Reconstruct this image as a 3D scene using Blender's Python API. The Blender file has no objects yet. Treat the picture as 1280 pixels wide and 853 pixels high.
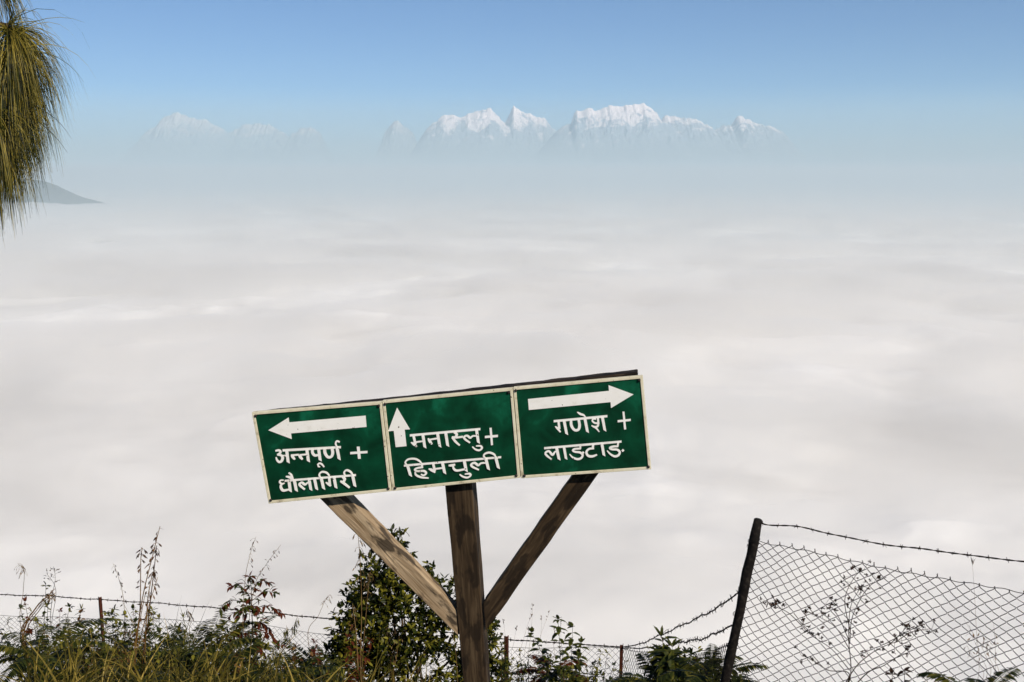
import bpy, math, random
import numpy as np
from mathutils import Vector, Matrix

# ---------------------------------------------------------------- camera
sc = bpy.context.scene
COL = sc.collection
R = math.radians
IMG_W, IMG_H, FOC, HORIZON = 1280.0, 853.0, 1372.0, 212.0   # photo pixels
EYE = Vector((0.0, 0.0, 1.6))
PITCH = math.atan((IMG_H / 2 - HORIZON) / FOC)
cam_data = bpy.data.cameras.new('camera')
cam_data.sensor_width = 36.0
cam_data.lens = 36.0 * FOC / IMG_W
cam_data.clip_start = 0.05
cam_data.clip_end = 600000.0
cam = bpy.data.objects.new('camera', cam_data)
COL.objects.link(cam)
cam.location = EYE
cam.rotation_euler = (math.pi / 2 - PITCH, 0.0, 0.0)
sc.camera = cam

# ---------------------------------------------------------------- light
SUN_AZ, SUN_EL = R(142), R(40)     # clockwise from the view direction (+Y)
world = bpy.data.worlds.new('World')
sc.world = world
world.use_nodes = True
wn = world.node_tree.nodes
sky = wn.new('ShaderNodeTexSky')
sky.sky_type = 'NISHITA'
sky.sun_disc = False
sky.sun_elevation = SUN_EL
sky.sun_rotation = SUN_AZ
sky.altitude = 2300.0
sky.air_density = 1.0
sky.dust_density = 0.0
sky.ozone_density = 10.0
wbg = wn['Background']
wbg.inputs['Strength'].default_value = 0.092
world.node_tree.links.new(sky.outputs[0], wbg.inputs['Color'])
sun_data = bpy.data.lights.new('sun', 'SUN')
sun_data.energy = 5.0
sun_data.angle = R(0.5)
sun_data.color = (1.0, 0.915, 0.80)
sun = bpy.data.objects.new('sun', sun_data)
COL.objects.link(sun)
SUN_DIR = Vector((math.sin(SUN_AZ) * math.cos(SUN_EL), math.cos(SUN_AZ) * math.cos(SUN_EL), math.sin(SUN_EL)))
sun.rotation_euler = SUN_DIR.to_track_quat('Z', 'Y').to_euler()
sc.view_settings.view_transform = 'Standard'
sc.view_settings.look = 'None'
sc.view_settings.exposure = -0.03
sc.view_settings.gamma = 1.0
sc.render.film_transparent = False
sc.cycles.max_bounces = 8
sc.cycles.volume_bounces = 2
sc.cycles.transparent_max_bounces = 24

# ---------------------------------------------------------------- helpers
_cp, _sp = math.cos(PITCH), math.sin(PITCH)
def ray(px, py):
    """direction through a photo pixel, scaled so that its forward (y) part is 1 on the level"""
    u = (px - IMG_W / 2) / FOC
    v = -(py - IMG_H / 2) / FOC
    d = Vector((u, _cp + v * _sp, v * _cp - _sp))
    return d
def at(px, py, dist):
    """point on the pixel's ray whose y coordinate is dist"""
    d = ray(px, py)
    return EYE + d * (dist / d.y)
def on_plane(px, py, p0, n):
    d = ray(px, py)
    return EYE + d * ((p0 - EYE).dot(n) / d.dot(n))

def tag(o, label=None, cat=None, group=None, kind=None):
    if label: o['label'] = label
    if cat: o['category'] = cat
    if group: o['group'] = group
    if kind: o['kind'] = kind
    return o
def empty(name, loc, label, cat, group=None):
    o = bpy.data.objects.new(name, None)
    o.empty_display_size = 0.1
    COL.objects.link(o)
    o.location = loc
    return tag(o, label, cat, group)
def mesh_obj(name, verts, faces, mat, parent=None, smooth=True, origin=None):
    """verts are in world coordinates; origin (or the parent's place) becomes the local zero"""
    me = bpy.data.meshes.new(name)
    o0 = Vector(origin) if origin is not None else (parent_origin(parent) if parent else Vector((0, 0, 0)))
    v = np.asarray(verts, dtype=np.float64) - np.array(o0)
    me.from_pydata(v.tolist(), [], faces if isinstance(faces, list) else faces.tolist())
    if smooth:
        me.polygons.foreach_set('use_smooth', [True] * len(me.polygons))
    me.materials.append(mat)
    o = bpy.data.objects.new(name, me)
    COL.objects.link(o)
    if parent:
        o.parent = parent
        po = parent_origin(parent)
        o.location = o0 - po
    else:
        o.location = o0
    return o
def parent_origin(o):
    p = Vector((0, 0, 0))
    while o is not None:
        p = p + o.location
        o = o.parent
    return p

class MB:
    """collects verts and faces"""
    def __init__(self): self.v = []; self.f = []
    def add(self, vs, fs):
        b = len(self.v)
        self.v.extend([tuple(x) for x in vs])
        self.f.extend([tuple(i + b for i in f) for f in fs])
    def tube(self, pts, radii, n=6, cap=True):
        pts = [Vector(p) for p in pts]
        if not hasattr(radii, '__len__'): radii = [radii] * len(pts)
        vs, fs = [], []
        prev = None
        for i, p in enumerate(pts):
            t = (pts[min(i + 1, len(pts) - 1)] - pts[max(i - 1, 0)])
            if t.length < 1e-9: t = Vector((0, 0, 1))
            t.normalize()
            if prev is None:
                a = t.cross(Vector((0, 0, 1)))
                if a.length < 0.1: a = t.cross(Vector((1, 0, 0)))
            else:
                a = prev - t * prev.dot(t)
            a.normalize(); prev = a
            b = t.cross(a)
            for k in range(n):
                an = 2 * math.pi * k / n
                vs.append(p + (a * math.cos(an) + b * math.sin(an)) * radii[i])
        for i in range(len(pts) - 1):
            for k in range(n):
                fs.append((i * n + k, i * n + (k + 1) % n, (i + 1) * n + (k + 1) % n, (i + 1) * n + k))
        if cap:
            fs.append(tuple(reversed(range(n))))
            fs.append(tuple((len(pts) - 1) * n + k for k in range(n)))
        self.add(vs, fs)
    def prism(self, outline, depth):
        """outline: list of Vectors (counter-clockwise from the front), depth: Vector pushed to the back"""
        n = len(outline)
        vs = [Vector(p) for p in outline] + [Vector(p) + depth for p in outline]
        fs = [tuple(range(n)), tuple(reversed(range(n, 2 * n)))]
        fs += [(k, k + n, (k + 1) % n + n, (k + 1) % n) for k in range(n)]
        self.add(vs, fs)
    def build(self, name, mat, parent=None, smooth=True, origin=None):
        return mesh_obj(name, self.v, self.f, mat, parent, smooth, origin)

# ---------------------------------------------------------------- noise
def hash2(ix, iy, seed):
    n = (ix * 374761393 + iy * 668265263 + seed * 974634777).astype(np.int64) & 0xFFFFFFFF
    n = ((n ^ (n >> 13)) * 1274126177) & 0xFFFFFFFF
    n = n ^ (n >> 16)
    return (n & 0xFFFF) / 65535.0
def vnoise(x, y, seed=0):
    ix = np.floor(x).astype(np.int64); iy = np.floor(y).astype(np.int64)
    fx = x - ix; fy = y - iy
    fx = fx * fx * fx * (fx * (fx * 6 - 15) + 10); fy = fy * fy * fy * (fy * (fy * 6 - 15) + 10)
    a = hash2(ix, iy, seed); b = hash2(ix + 1, iy, seed); c = hash2(ix, iy + 1, seed); d = hash2(ix + 1, iy + 1, seed)
    return (a * (1 - fx) + b * fx) * (1 - fy) + (c * (1 - fx) + d * fx) * fy
def fbm(x, y, octs=5, seed=0, gain=0.5):
    s = np.zeros_like(x, dtype=float); amp = 1.0; tot = 0.0
    c, sn = math.cos(0.6), math.sin(0.6)
    for o in range(octs):
        s += amp * vnoise(x, y, seed + o * 17); tot += amp; amp *= gain
        x, y = 2.03 * (c * x - sn * y) + 3.7, 2.03 * (sn * x + c * y) - 1.3
    return s / tot

# ---------------------------------------------------------------- materials
def new_mat(name):
    m = bpy.data.materials.new(name)
    m.use_nodes = True
    nt = m.node_tree
    b = nt.nodes['Principled BSDF']
    return m, nt, b
def noise_node(nt, scale, detail=4.0, rough=0.55, coord='Object', stretch=None, dist=0.0):
    tc = nt.nodes.new('ShaderNodeTexCoord')
    nz = nt.nodes.new('ShaderNodeTexNoise')
    nz.inputs['Scale'].default_value = scale
    nz.inputs['Detail'].default_value = detail
    nz.inputs['Roughness'].default_value = rough
    nz.inputs['Distortion'].default_value = dist
    src = tc.outputs[coord]
    if stretch:
        mp = nt.nodes.new('ShaderNodeMapping')
        mp.inputs['Scale'].default_value = stretch
        nt.links.new(src, mp.inputs['Vector'])
        src = mp.outputs[0]
    nt.links.new(src, nz.inputs['Vector'])
    return nz
def ramp(nt, src, stops):
    r = nt.nodes.new('ShaderNodeValToRGB')
    el = r.color_ramp.elements
    while len(el) < len(stops): el.new(0.5)
    for e, (p, c) in zip(el, stops):
        e.position = p
        e.color = (*c, 1.0) if len(c) == 3 else c
    nt.links.new(src, r.inputs[0])
    return r
def bump(nt, b, src, strength, dist):
    bp = nt.nodes.new('ShaderNodeBump')
    bp.inputs['Strength'].default_value = strength
    bp.inputs['Distance'].default_value = dist
    nt.links.new(src, bp.inputs['Height'])
    nt.links.new(bp.outputs[0], b.inputs['Normal'])
    return bp
def leaf_mat(name, c1, c2, c3=None, scale=6.0, rough=0.5, trans=0.35, spec=0.14, vary=0.6):
    """thin leaf: colour changes from clump to clump and leaf to leaf, some light passes through"""
    m, nt, b = new_mat(name)
    geo = nt.nodes.new('ShaderNodeNewGeometry')
    nz = noise_node(nt, scale, 3.0)
    ad = nt.nodes.new('ShaderNodeMath'); ad.operation = 'ADD'
    mu = nt.nodes.new('ShaderNodeMath'); mu.operation = 'MULTIPLY_ADD'
    mu.inputs[1].default_value = vary; mu.inputs[2].default_value = -vary / 2
    nt.links.new(geo.outputs['Random Per Island'], mu.inputs[0])
    nt.links.new(nz.outputs[0], ad.inputs[0]); nt.links.new(mu.outputs[0], ad.inputs[1])
    stops = [(0.25, c1), (0.75, c2)] if c3 is None else [(0.24, c1), (0.52, c2), (0.80, c3)]
    cr = ramp(nt, ad.outputs[0], stops)
    nt.links.new(cr.outputs[0], b.inputs['Base Color'])
    b.inputs['Roughness'].default_value = rough
    b.inputs['Specular IOR Level'].default_value = spec
    tr = nt.nodes.new('ShaderNodeBsdfTranslucent')
    nt.links.new(cr.outputs[0], tr.inputs['Color'])
    mx = nt.nodes.new('ShaderNodeMixShader')
    mx.inputs[0].default_value = trans
    out = nt.nodes['Material Output']
    nt.links.new(b.outputs[0], mx.inputs[1]); nt.links.new(tr.outputs[0], mx.inputs[2])
    nt.links.new(mx.outputs[0], out.inputs['Surface'])
    return m
# ================================================================ THE FAR SETTING
GROUND_PROFILE = [(-60, 3.0), (-6, 0.35), (0, 0.0), (2.2, -0.25), (4, -0.85), (7, -2.05), (10, -3.65), (13, -5.1), (16, -6.9),
                  (25, -14), (60, -46), (200, -175), (600, -560), (1000, -930), (1500, -1150), (1e6, -1150)]
_gy = [p[0] for p in GROUND_PROFILE]; _gz = [p[1] for p in GROUND_PROFILE]
def ground_z(x, y):
    return float(np.interp(y, _gy, _gz) + 0.10 * (vnoise(np.array([x * 0.35 + 40]), np.array([y * 0.35 + 11]), 3)[0] - 0.5))

CLOUD_Z = -720.0
FAR = 128000.0
# --- one sheet of ground: the slope under the camera, running down to the valley floor and out to the horizon
def build_ground():
    ys = np.concatenate([np.linspace(-60, 0, 20), np.linspace(1, 30, 60), np.geomspace(32, 1600, 40), np.geomspace(2000, FAR, 26)])
    ys = np.concatenate([[-FAR, -20000, -4000, -600, -150], ys])
    xs = np.concatenate([-np.geomspace(FAR, 30, 26), np.linspace(-25, 25, 70), np.geomspace(30, FAR, 26)])
    X, Y = np.meshgrid(xs, ys)
    Z = np.interp(Y, _gy, _gz)
    near = np.exp(-(X / 60.0) ** 2) * (Y > -60) * (Y < 60)
    Z = Z + near * 0.10 * (vnoise(X * 0.35 + 40, Y * 0.35 + 11, 3) - 0.5)
    # behind the camera the hill goes on, far away it drops to the valley on both sides too
    side = np.clip((np.abs(X) - 300) / 1200, 0, 1); back = np.clip((-Y - 300) / 1500, 0, 1)
    Z = Z * (1 - np.maximum(side, back)) + np.minimum(Z, -1150) * np.maximum(side, back)
    farm = np.clip((np.abs(X) + np.abs(Y) - 2500) / 3000, 0, 1)
    Z = Z + farm * 120 * (fbm(X / 3000, Y / 3000, 4, 5) - 0.5)
    nx, ny = len(xs), len(ys)
    idx = np.arange(nx * ny).reshape(ny, nx)
    F = np.stack([idx[:-1, :-1], idx[:-1, 1:], idx[1:, 1:], idx[1:, :-1]], -1).reshape(-1, 4)
    m, nt, b = new_mat('hillside soil and forest')
    nz = noise_node(nt, 3.0, 6.0)
    cr = ramp(nt, nz.outputs[0], [(0.3, (0.03, 0.035, 0.015)), (0.5, (0.05, 0.05, 0.02)), (0.7, (0.09, 0.07, 0.035))])
    nt.links.new(cr.outputs[0], b.inputs['Base Color'])
    b.inputs['Roughness'].default_value = 0.95
    bump(nt, b, nz.outputs[0], 0.6, 0.05)
    o = mesh_obj('ground', np.stack([X, Y, Z], -1).reshape(-1, 3), F, m)
    tag(o, 'steep grassy hillside falling away below the sign', None, None, 'structure')
build_ground()

# --- polar sheet for the sea of cloud
def polar_grid(radii, angs):
    A, RR = np.meshgrid(angs, radii)
    return RR * np.sin(A), RR * np.cos(A)
def front_angles(n_front, n_back, half=R(40)):
    f = np.linspace(-half, half, n_front)
    b = np.linspace(half, 2 * math.pi - half, n_back + 1)[1:-1]
    return np.concatenate([f, b])
def polar_faces(nr, na):
    idx = np.arange(nr * na).reshape(nr, na)
    nxt = np.roll(idx, -1, axis=1)
    return np.stack([idx[:-1], nxt[:-1], nxt[1:], idx[1:]], -1).reshape(-1, 4)

def cloud_height(X, Y):
    D = np.hypot(X, Y)
    w = (fbm(X / 5200, Y / 5200, 3, 91) - 0.5)
    Xw, Yw = X + 900 * (fbm(X / 2200, Y / 2200, 3, 7) - 0.5), Y + 900 * (fbm(X / 2200, Y / 2200, 3, 9) - 0.5)
    big = fbm(Xw / 1900, Yw / 1900, 3, 21)
    mid = fbm(Xw / 560, Yw / 560, 4, 33)
    bil = 1 - np.abs(2 * fbm(Xw / 330, Yw / 330, 4, 55) - 1)
    return 0.5 * (60 * w + 70 * (big - 0.5) + 150 * (mid - 0.5) * (0.4 + 1.2 * big) + 90 * (bil - 0.6) * big)

def build_cloud():
    radii = np.concatenate([np.linspace(560, 1000, 12), np.geomspace(1010, 40000, 430), np.geomspace(41000, 125000, 40)])
    angs = front_angles(520, 90)
    X, Y = polar_grid(radii, angs)
    H = cloud_height(X, Y)
    rows = np.stack([X, Y, CLOUD_Z + H], -1).reshape(-1, 3)
    F = polar_faces(len(radii), len(angs))
    m, nt, b = new_mat('cloud body')
    # thin places in the deck let the dark valley shine through
    nz = noise_node(nt, 1.0 / 900.0, 5.0, 0.55, stretch=(1, 1, 0.0), dist=0.6)
    cr = ramp(nt, nz.outputs[0], [(0.50, (1, 1, 1)), (0.70, (0.60, 0.60, 0.60))])
    b.inputs['Base Color'].default_value = (0.90, 0.89, 0.87, 1)
    b.inputs['Roughness'].default_value = 1.0
    b.inputs['Specular IOR Level'].default_value = 0.0
    nt.links.new(cr.outputs[0], b.inputs['Alpha'])
    o = mesh_obj('cloud_sea', rows, F, m)
    tag(o, 'pale sea of cloud filling the valley to the horizon', None, None, 'stuff')
build_cloud()

def build_mist():
    """closed soft slab that lies on the cloud deck: even fog, so its lumps have no hard edge"""
    radii = np.concatenate([np.linspace(560, 1000, 10), np.geomspace(1010, 40000, 330), np.geomspace(42000, 120000, 24)])
    angs = front_angles(420, 80)
    X, Y = polar_grid(radii, angs)
    H = cloud_height(X, Y)
    T = 42 + 105 * np.clip(fbm(X / 900, Y / 900, 4, 77) - 0.24, 0, 1)
    Xw = X + 220 * (fbm(X / 500, Y / 500, 3, 15) - 0.5); Yw = Y + 220 * (fbm(X / 500, Y / 500, 3, 19) - 0.5)
    puff = 1 - np.abs(2 * fbm(Xw / 300, Yw / 300, 4, 63, 0.5) - 1)
    T = T + 60 * (puff - 0.6) * np.clip(2.2 * fbm(X / 1500, Y / 1500, 3, 83) - 0.5, 0.1, 1.3)
    T = T + 170 * np.clip(fbm(X / 420, Y / 420, 3, 29) - 0.15, 0, 1) * np.exp(-((X + 8300) / 1700) ** 2 - ((Y - 18900) / 900) ** 2)   # cloud lapping round the hill
    top = np.stack([X, Y, CLOUD_Z + 0.75 * H + T], -1).reshape(-1, 3)
    bot = np.stack([X, Y, CLOUD_Z + H * 0.2 - 240], -1).reshape(-1, 3)
    na, nr = len(angs), len(radii)
    F = polar_faces(nr, na)
    n = nr * na
    Fb = F[:, ::-1] + n
    k = np.arange(na); k2 = (k + 1) % na
    inner = np.stack([k2, k, k + n, k2 + n], -1)
    o_ = (nr - 1) * na
    outer = np.stack([o_ + k, o_ + k2, o_ + k2 + n, o_ + k + n], -1)
    m = bpy.data.materials.new('mist'); m.use_nodes = True
    nt = m.node_tree
    nt.nodes.remove(nt.nodes['Principled BSDF'])
    v = nt.nodes.new('ShaderNodeVolumePrincipled')
    v.inputs['Color'].default_value = (0.99, 0.968, 0.92, 1)
    v.inputs['Density'].default_value = 0.0045
    v.inputs['Anisotropy'].default_value = 0.0
    nt.links.new(v.outputs[0], nt.nodes['Material Output'].inputs['Volume'])
    o = mesh_obj('mist', np.concatenate([top, bot]), np.concatenate([F, Fb, inner, outer]), m)
    tag(o, 'thin soft mist lying on top of the sea of cloud', None, None, 'stuff')
build_mist()

# --- far hills and snow mountains
def ridge(name, pts, dist, depth, mat, label, seed, base_z, rough=0.25, spread=1.0, n_x=150, n_y=36):
    """pts: skyline as photo pixels; a real massif of that height at that distance, with spurs and gullies"""
    P = [at(px, py, dist) for px, py in pts]
    xs = np.array([p.x for p in P]); zs = np.array([p.z for p in P])
    pad = 0.15 * (xs[-1] - xs[0]) * spread
    gx = np.linspace(xs[0] - pad, xs[-1] + pad, n_x)
    crest = np.interp(gx, xs, zs)
    edge = np.clip(np.minimum(gx - gx[0], gx[-1] - gx) / pad, 0, 1)
    crest = base_z + (crest - base_z) * (edge * edge * (3 - 2 * edge))
    gy = np.linspace(-1, 1, n_y)
    X, V = np.meshgrid(gx, gy)
    C = np.tile(crest, (n_y, 1))
    hgt = np.maximum(C - base_z, 1.0)
    L = depth
    spur = fbm(X / (L * 0.22) + seed + V * 1.3, V * 5.0 + seed - X / (L * 0.5), 5, seed, 0.58)
    ridged = 1 - np.abs(2 * spur - 1)
    prof = (1 - np.abs(V)) ** 1.15
    Z = base_z + hgt * (prof + rough * (ridged - 0.75) * np.clip(np.abs(V) * 3.0, 0, 1) * (1 - np.abs(V)))
    Y = dist + V * depth + 0.10 * depth * (fbm(X / (L * 0.3), V * 0 + seed, 3, seed + 5) - 0.5) * (1 - np.abs(V))
    idx = np.arange(n_x * n_y).reshape(n_y, n_x)
    F = np.stack([idx[:-1, :-1], idx[:-1, 1:], idx[1:, 1:], idx[1:, :-1]], -1).reshape(-1, 4)
    o = mesh_obj(name, np.stack([X, Y, Z], -1).reshape(-1, 3), F, mat, smooth=False)
    tag(o, label, None, None, 'structure')
    return o

def snow_material(name, rock, snow):
    m, nt, b = new_mat(name)
    geo = nt.nodes.new('ShaderNodeNewGeometry')
    sep = nt.nodes.new('ShaderNodeSeparateXYZ')
    nt.links.new(geo.outputs['Position'], sep.inputs[0])
    nz = noise_node(nt, 1 / 1100.0, 8.0, 0.68, coord='Object', dist=0.8)
    mr = nt.nodes.new('ShaderNodeMapRange')
    mr.inputs['From Min'].default_value = 3000.0; mr.inputs['From Max'].default_value = 5200.0
    nt.links.new(sep.outputs['Z'], mr.inputs['Value'])
    ad = nt.nodes.new('ShaderNodeMath'); ad.operation = 'MULTIPLY_ADD'
    ad.inputs[1].default_value = 4.2; ad.inputs[2].default_value = -2.1
    nt.links.new(nz.outputs[0], ad.inputs[0])
    su = nt.nodes.new('ShaderNodeMath'); su.operation = 'ADD'
    nt.links.new(mr.outputs[0], su.inputs[0]); nt.links.new(ad.outputs[0], su.inputs[1])
    cr = ramp(nt, su.outputs[0], [(0.36, rock), (0.62, snow)])
    nt.links.new(cr.outputs[0], b.inputs['Base Color'])
    b.inputs['Roughness'].default_value = 0.9
    b.inputs['Specular IOR Level'].default_value = 0.1
    return m
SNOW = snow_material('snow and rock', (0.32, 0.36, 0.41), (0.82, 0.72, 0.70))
HAZED_SNOW = snow_material('haze-dulled snow and rock', (0.33, 0.37, 0.41), (0.52, 0.50, 0.50))  # snow dulled in colour to stand for haze over the fainter summits
MOUNTAINS = [
    ('hazy faint snow summit farthest along the range from the tall massif', [(192, 160), (205, 146), (222, 139), (240, 147), (256, 148), (272, 158)], 124000),
    ('very faint low snow hump beside the farthest summit', [(292, 164), (306, 155), (322, 154), (338, 156), (352, 164)], 126000),
    ('tiny faint snow point on its own in the haze', [(366, 165), (380, 159), (388, 158), (398, 164)], 125000),
    ('small bright snow cone between the faint humps and the double summit', [(484, 162), (492, 152), (498, 150), (506, 158), (514, 164)], 110000),
    ('long snow summit ending in a sharp lit tooth', [(546, 152), (553, 144), (562, 143), (574, 146), (588, 141), (600, 138), (607, 137), (613, 133.5), (624, 145), (632, 156)], 106000),
    ('thin snow spire with a long shoulder next to the sharp tooth', [(632, 152), (640, 134), (642, 130.5), (648, 135), (660, 141), (668, 144), (680, 146), (690, 160)], 108000),
    ('tallest and broadest snow massif with a jagged crest', [(714, 154), (718, 140), (721, 136.5), (729, 137.5), (735, 134), (745, 138), (753, 134.5), (764, 130.5), (774, 132), (787, 130), (796, 129.5), (805, 127), (811, 132), (818, 138), (823, 143), (828, 152)], 100000),
    ('flat-topped snow shoulder next to the tallest massif', [(826, 152), (831, 144), (840, 144.5), (852, 147), (864, 148), (872, 150), (886, 157)], 102000),
    ('lone snow wedge standing apart past the flat shoulder', [(899, 160), (905, 155), (914, 157), (920, 147), (925, 144), (934, 148), (945, 154), (958, 157), (972, 162)], 104000),
]
def jag(pts, seed, amp=1.0, step=3.0):
    rnd = random.Random(seed); out = []
    for (x0, y0), (x1, y1) in zip(pts[:-1], pts[1:]):
        out.append((x0, y0))
        n = max(1, int((x1 - x0) / step))
        for k in range(1, n):
            t = k / n
            out.append((x0 + (x1 - x0) * t, y0 + (y1 - y0) * t + rnd.uniform(-amp, amp)))
    out.append(pts[-1])
    return out
for i, (lab, pts, dist) in enumerate(MOUNTAINS):
    ridge('snow_mountain', jag(pts, i, 1.7, 2.5), dist, 9000, SNOW if i > 3 else HAZED_SNOW, lab, 11 + i * 3, 200.0, rough=0.32, spread=4.0, n_x=240, n_y=70)

def forest_material(name, c1, c2, scale):
    m, nt, b = new_mat(name)
    nz = noise_node(nt, scale, 6.0, 0.6)
    cr = ramp(nt, nz.outputs[0], [(0.35, c1), (0.65, c2)])
    nt.links.new(cr.outputs[0], b.inputs['Base Color'])
    b.inputs['Roughness'].default_value = 0.95
    return m
FOREST = forest_material('far forest', (0.022, 0.045, 0.035), (0.05, 0.07, 0.05), 1 / 300.0)
ridge('hill', jag([(-120, 262), (-60, 238), (-10, 226), (30, 222), (52, 225), (66, 229), (80, 236), (100, 245), (118, 250), (134, 255), (152, 260), (175, 268)], 33, 0.45, 2.0),
      21000, 2600, FOREST, 'dark blue hazy hill rising out of the cloud behind the pine branch', 61, -1100, rough=0.15, spread=1.2, n_x=240)
ridge('hill', [(150, 245), (240, 240), (330, 236), (420, 238), (520, 233), (600, 236), (700, 234), (800, 237), (900, 240), (1000, 238), (1100, 241), (1290, 240), (1420, 244)],
      62000, 5000, FOREST, 'long low blue ridge lying on the horizon beyond the cloud', 71, -1100, rough=0.15, spread=0.6, n_x=260)

def build_haze():
    m = bpy.data.materials.new('haze'); m.use_nodes = True
    nt = m.node_tree
    nt.nodes.remove(nt.nodes['Principled BSDF'])
    v = nt.nodes.new('ShaderNodeVolumePrincipled')
    v.inputs['Color'].default_value = (0.68, 0.90, 0.985, 1)
    v.inputs['Density'].default_value = HAZE_DENSITY
    v.inputs['Anisotropy'].default_value = 0.0
    nt.links.new(v.outputs[0], nt.nodes['Material Output'].inputs['Volume'])
    B, lo, hi = 140000.0, -1260.0, 6900.0
    vs = [(x, y, z) for z in (lo, hi) for y in (-B, B) for x in (-B, B)]
    fs = [(0, 2, 3, 1), (4, 5, 7, 6), (0, 1, 5, 4), (2, 6, 7, 3), (0, 4, 6, 2), (1, 3, 7, 5)]
    o = mesh_obj('haze', vs, fs, m, smooth=False)
    tag(o, 'pale blue haze in the air over the valley', None, None, 'stuff')
HAZE_DENSITY = 6.5e-6
build_haze()

def build_haze_bank():
    """low haze over the far foothills: a ring whose top climbs away from the valley, so it thickens towards the horizon"""
    prof = [(3600, CLOUD_Z - 60), (6000, -540), (10000, -300.0), (15000, -100.0), (20000, 10.0), (40000, 150.0), (60000, 430.0), (70000, 1050.0), (80000, 2380.0), (85000, 3650.0), (88000, 4850.0), (89800, 5750.0), (90600, 6550.0), (90700, -1150.0), (3600, -1150.0)]
    n = 72
    vs, fs = [], []
    for k in range(n):
        a = 2 * math.pi * k / n
        for r, z in prof: vs.append((r * math.sin(a), r * math.cos(a), z))
    m_ = len(prof)
    for k in range(n):
        k2 = (k + 1) % n
        for j in range(m_):
            j2 = (j + 1) % m_
            fs.append((k * m_ + j, k2 * m_ + j, k2 * m_ + j2, k * m_ + j2))
    m = bpy.data.materials.new('low haze'); m.use_nodes = True
    nt = m.node_tree
    nt.nodes.remove(nt.nodes['Principled BSDF'])
    v = nt.nodes.new('ShaderNodeVolumePrincipled')
    v.inputs['Color'].default_value = (0.735, 0.83, 0.855, 1)
    v.inputs['Density'].default_value = 1.0e-4
    nt.links.new(v.outputs[0], nt.nodes['Material Output'].inputs['Volume'])
    o = mesh_obj('haze_bank', vs, fs, m, smooth=False)
    tag(o, 'low blue haze over the far foothills', None, None, 'stuff')
build_haze_bank()
# ================================================================ THE SIGN
def grain_attr(o, axis, side):
    """stores (along, across, depth) metres on each vertex, so wood grain runs along the timber"""
    axis = Vector(axis).normalized(); side = Vector(side).normalized(); dep = axis.cross(side)
    me = o.data
    at_ = me.attributes.new('grain', 'FLOAT_VECTOR', 'POINT')
    for i, v in enumerate(me.vertices):
        at_.data[i].vector = (v.co.dot(axis), v.co.dot(side), v.co.dot(dep))
def wood_mat(name, dark, mid, light, blotch, blotch_amt, rough=0.75, shift=0.0):
    m, nt, b = new_mat(name)
    an = nt.nodes.new('ShaderNodeAttribute'); an.attribute_name = 'grain'
    mp = nt.nodes.new('ShaderNodeMapping')
    mp.inputs['Scale'].default_value = (5.0, 60.0, 60.0); mp.inputs['Location'].default_value = (shift, shift, shift)
    nt.links.new(an.outputs['Vector'], mp.inputs['Vector'])
    nz = nt.nodes.new('ShaderNodeTexNoise'); nz.inputs['Scale'].default_value = 1.0; nz.inputs['Detail'].default_value = 6.0
    nz.inputs['Roughness'].default_value = 0.6; nz.inputs['Distortion'].default_value = 0.4
    nt.links.new(mp.outputs[0], nz.inputs['Vector'])
    cr = ramp(nt, nz.outputs[0], [(0.30, dark), (0.5, mid), (0.70, light)])
    mp2 = nt.nodes.new('ShaderNodeMapping')
    mp2.inputs['Scale'].default_value = (9.0, 22.0, 22.0); mp2.inputs['Location'].default_value = (shift + 5.3, 1.1, 2.0)
    nt.links.new(an.outputs['Vector'], mp2.inputs['Vector'])
    n2 = nt.nodes.new('ShaderNodeTexNoise'); n2.inputs['Scale'].default_value = 1.0; n2.inputs['Detail'].default_value = 5.0
    nt.links.new(mp2.outputs[0], n2.inputs['Vector'])
    fr = ramp(nt, n2.outputs[0], [(0.50, (0, 0, 0)), (0.57, (blotch_amt,) * 3)])
    mx = nt.nodes.new('ShaderNodeMix'); mx.data_type = 'RGBA'
    nt.links.new(fr.outputs[0], mx.inputs['Factor'])
    nt.links.new(cr.outputs[0], mx.inputs['A']); mx.inputs['B'].default_value = (*blotch, 1)
    nt.links.new(mx.outputs['Result'], b.inputs['Base Color'])
    b.inputs['Roughness'].default_value = rough
    b.inputs['Specular IOR Level'].default_value = 0.12
    bump(nt, b, nz.outputs[0], 0.5, 0.004)
    return m
WOOD_SHADED = wood_mat('weathered timber in painted shade', (0.018, 0.011, 0.006), (0.046, 0.029, 0.015), (0.098, 0.066, 0.036), (0.012, 0.008, 0.005), 0.75)  # post and second brace: shade put into the base colour
WOOD_DAPPLED = wood_mat('weathered timber with painted leaf shadows', (0.18, 0.115, 0.058), (0.33, 0.235, 0.138), (0.46, 0.345, 0.215), (0.045, 0.033, 0.022), 0.9, shift=2.7)  # paler as if sunlit; dark blotches are leaf shadows put into the colour
WOOD_BEAM = wood_mat('sooty timber', (0.012, 0.009, 0.007), (0.03, 0.021, 0.014), (0.09, 0.065, 0.04), (0.008, 0.006, 0.005), 0.8, shift=7.1)

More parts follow.
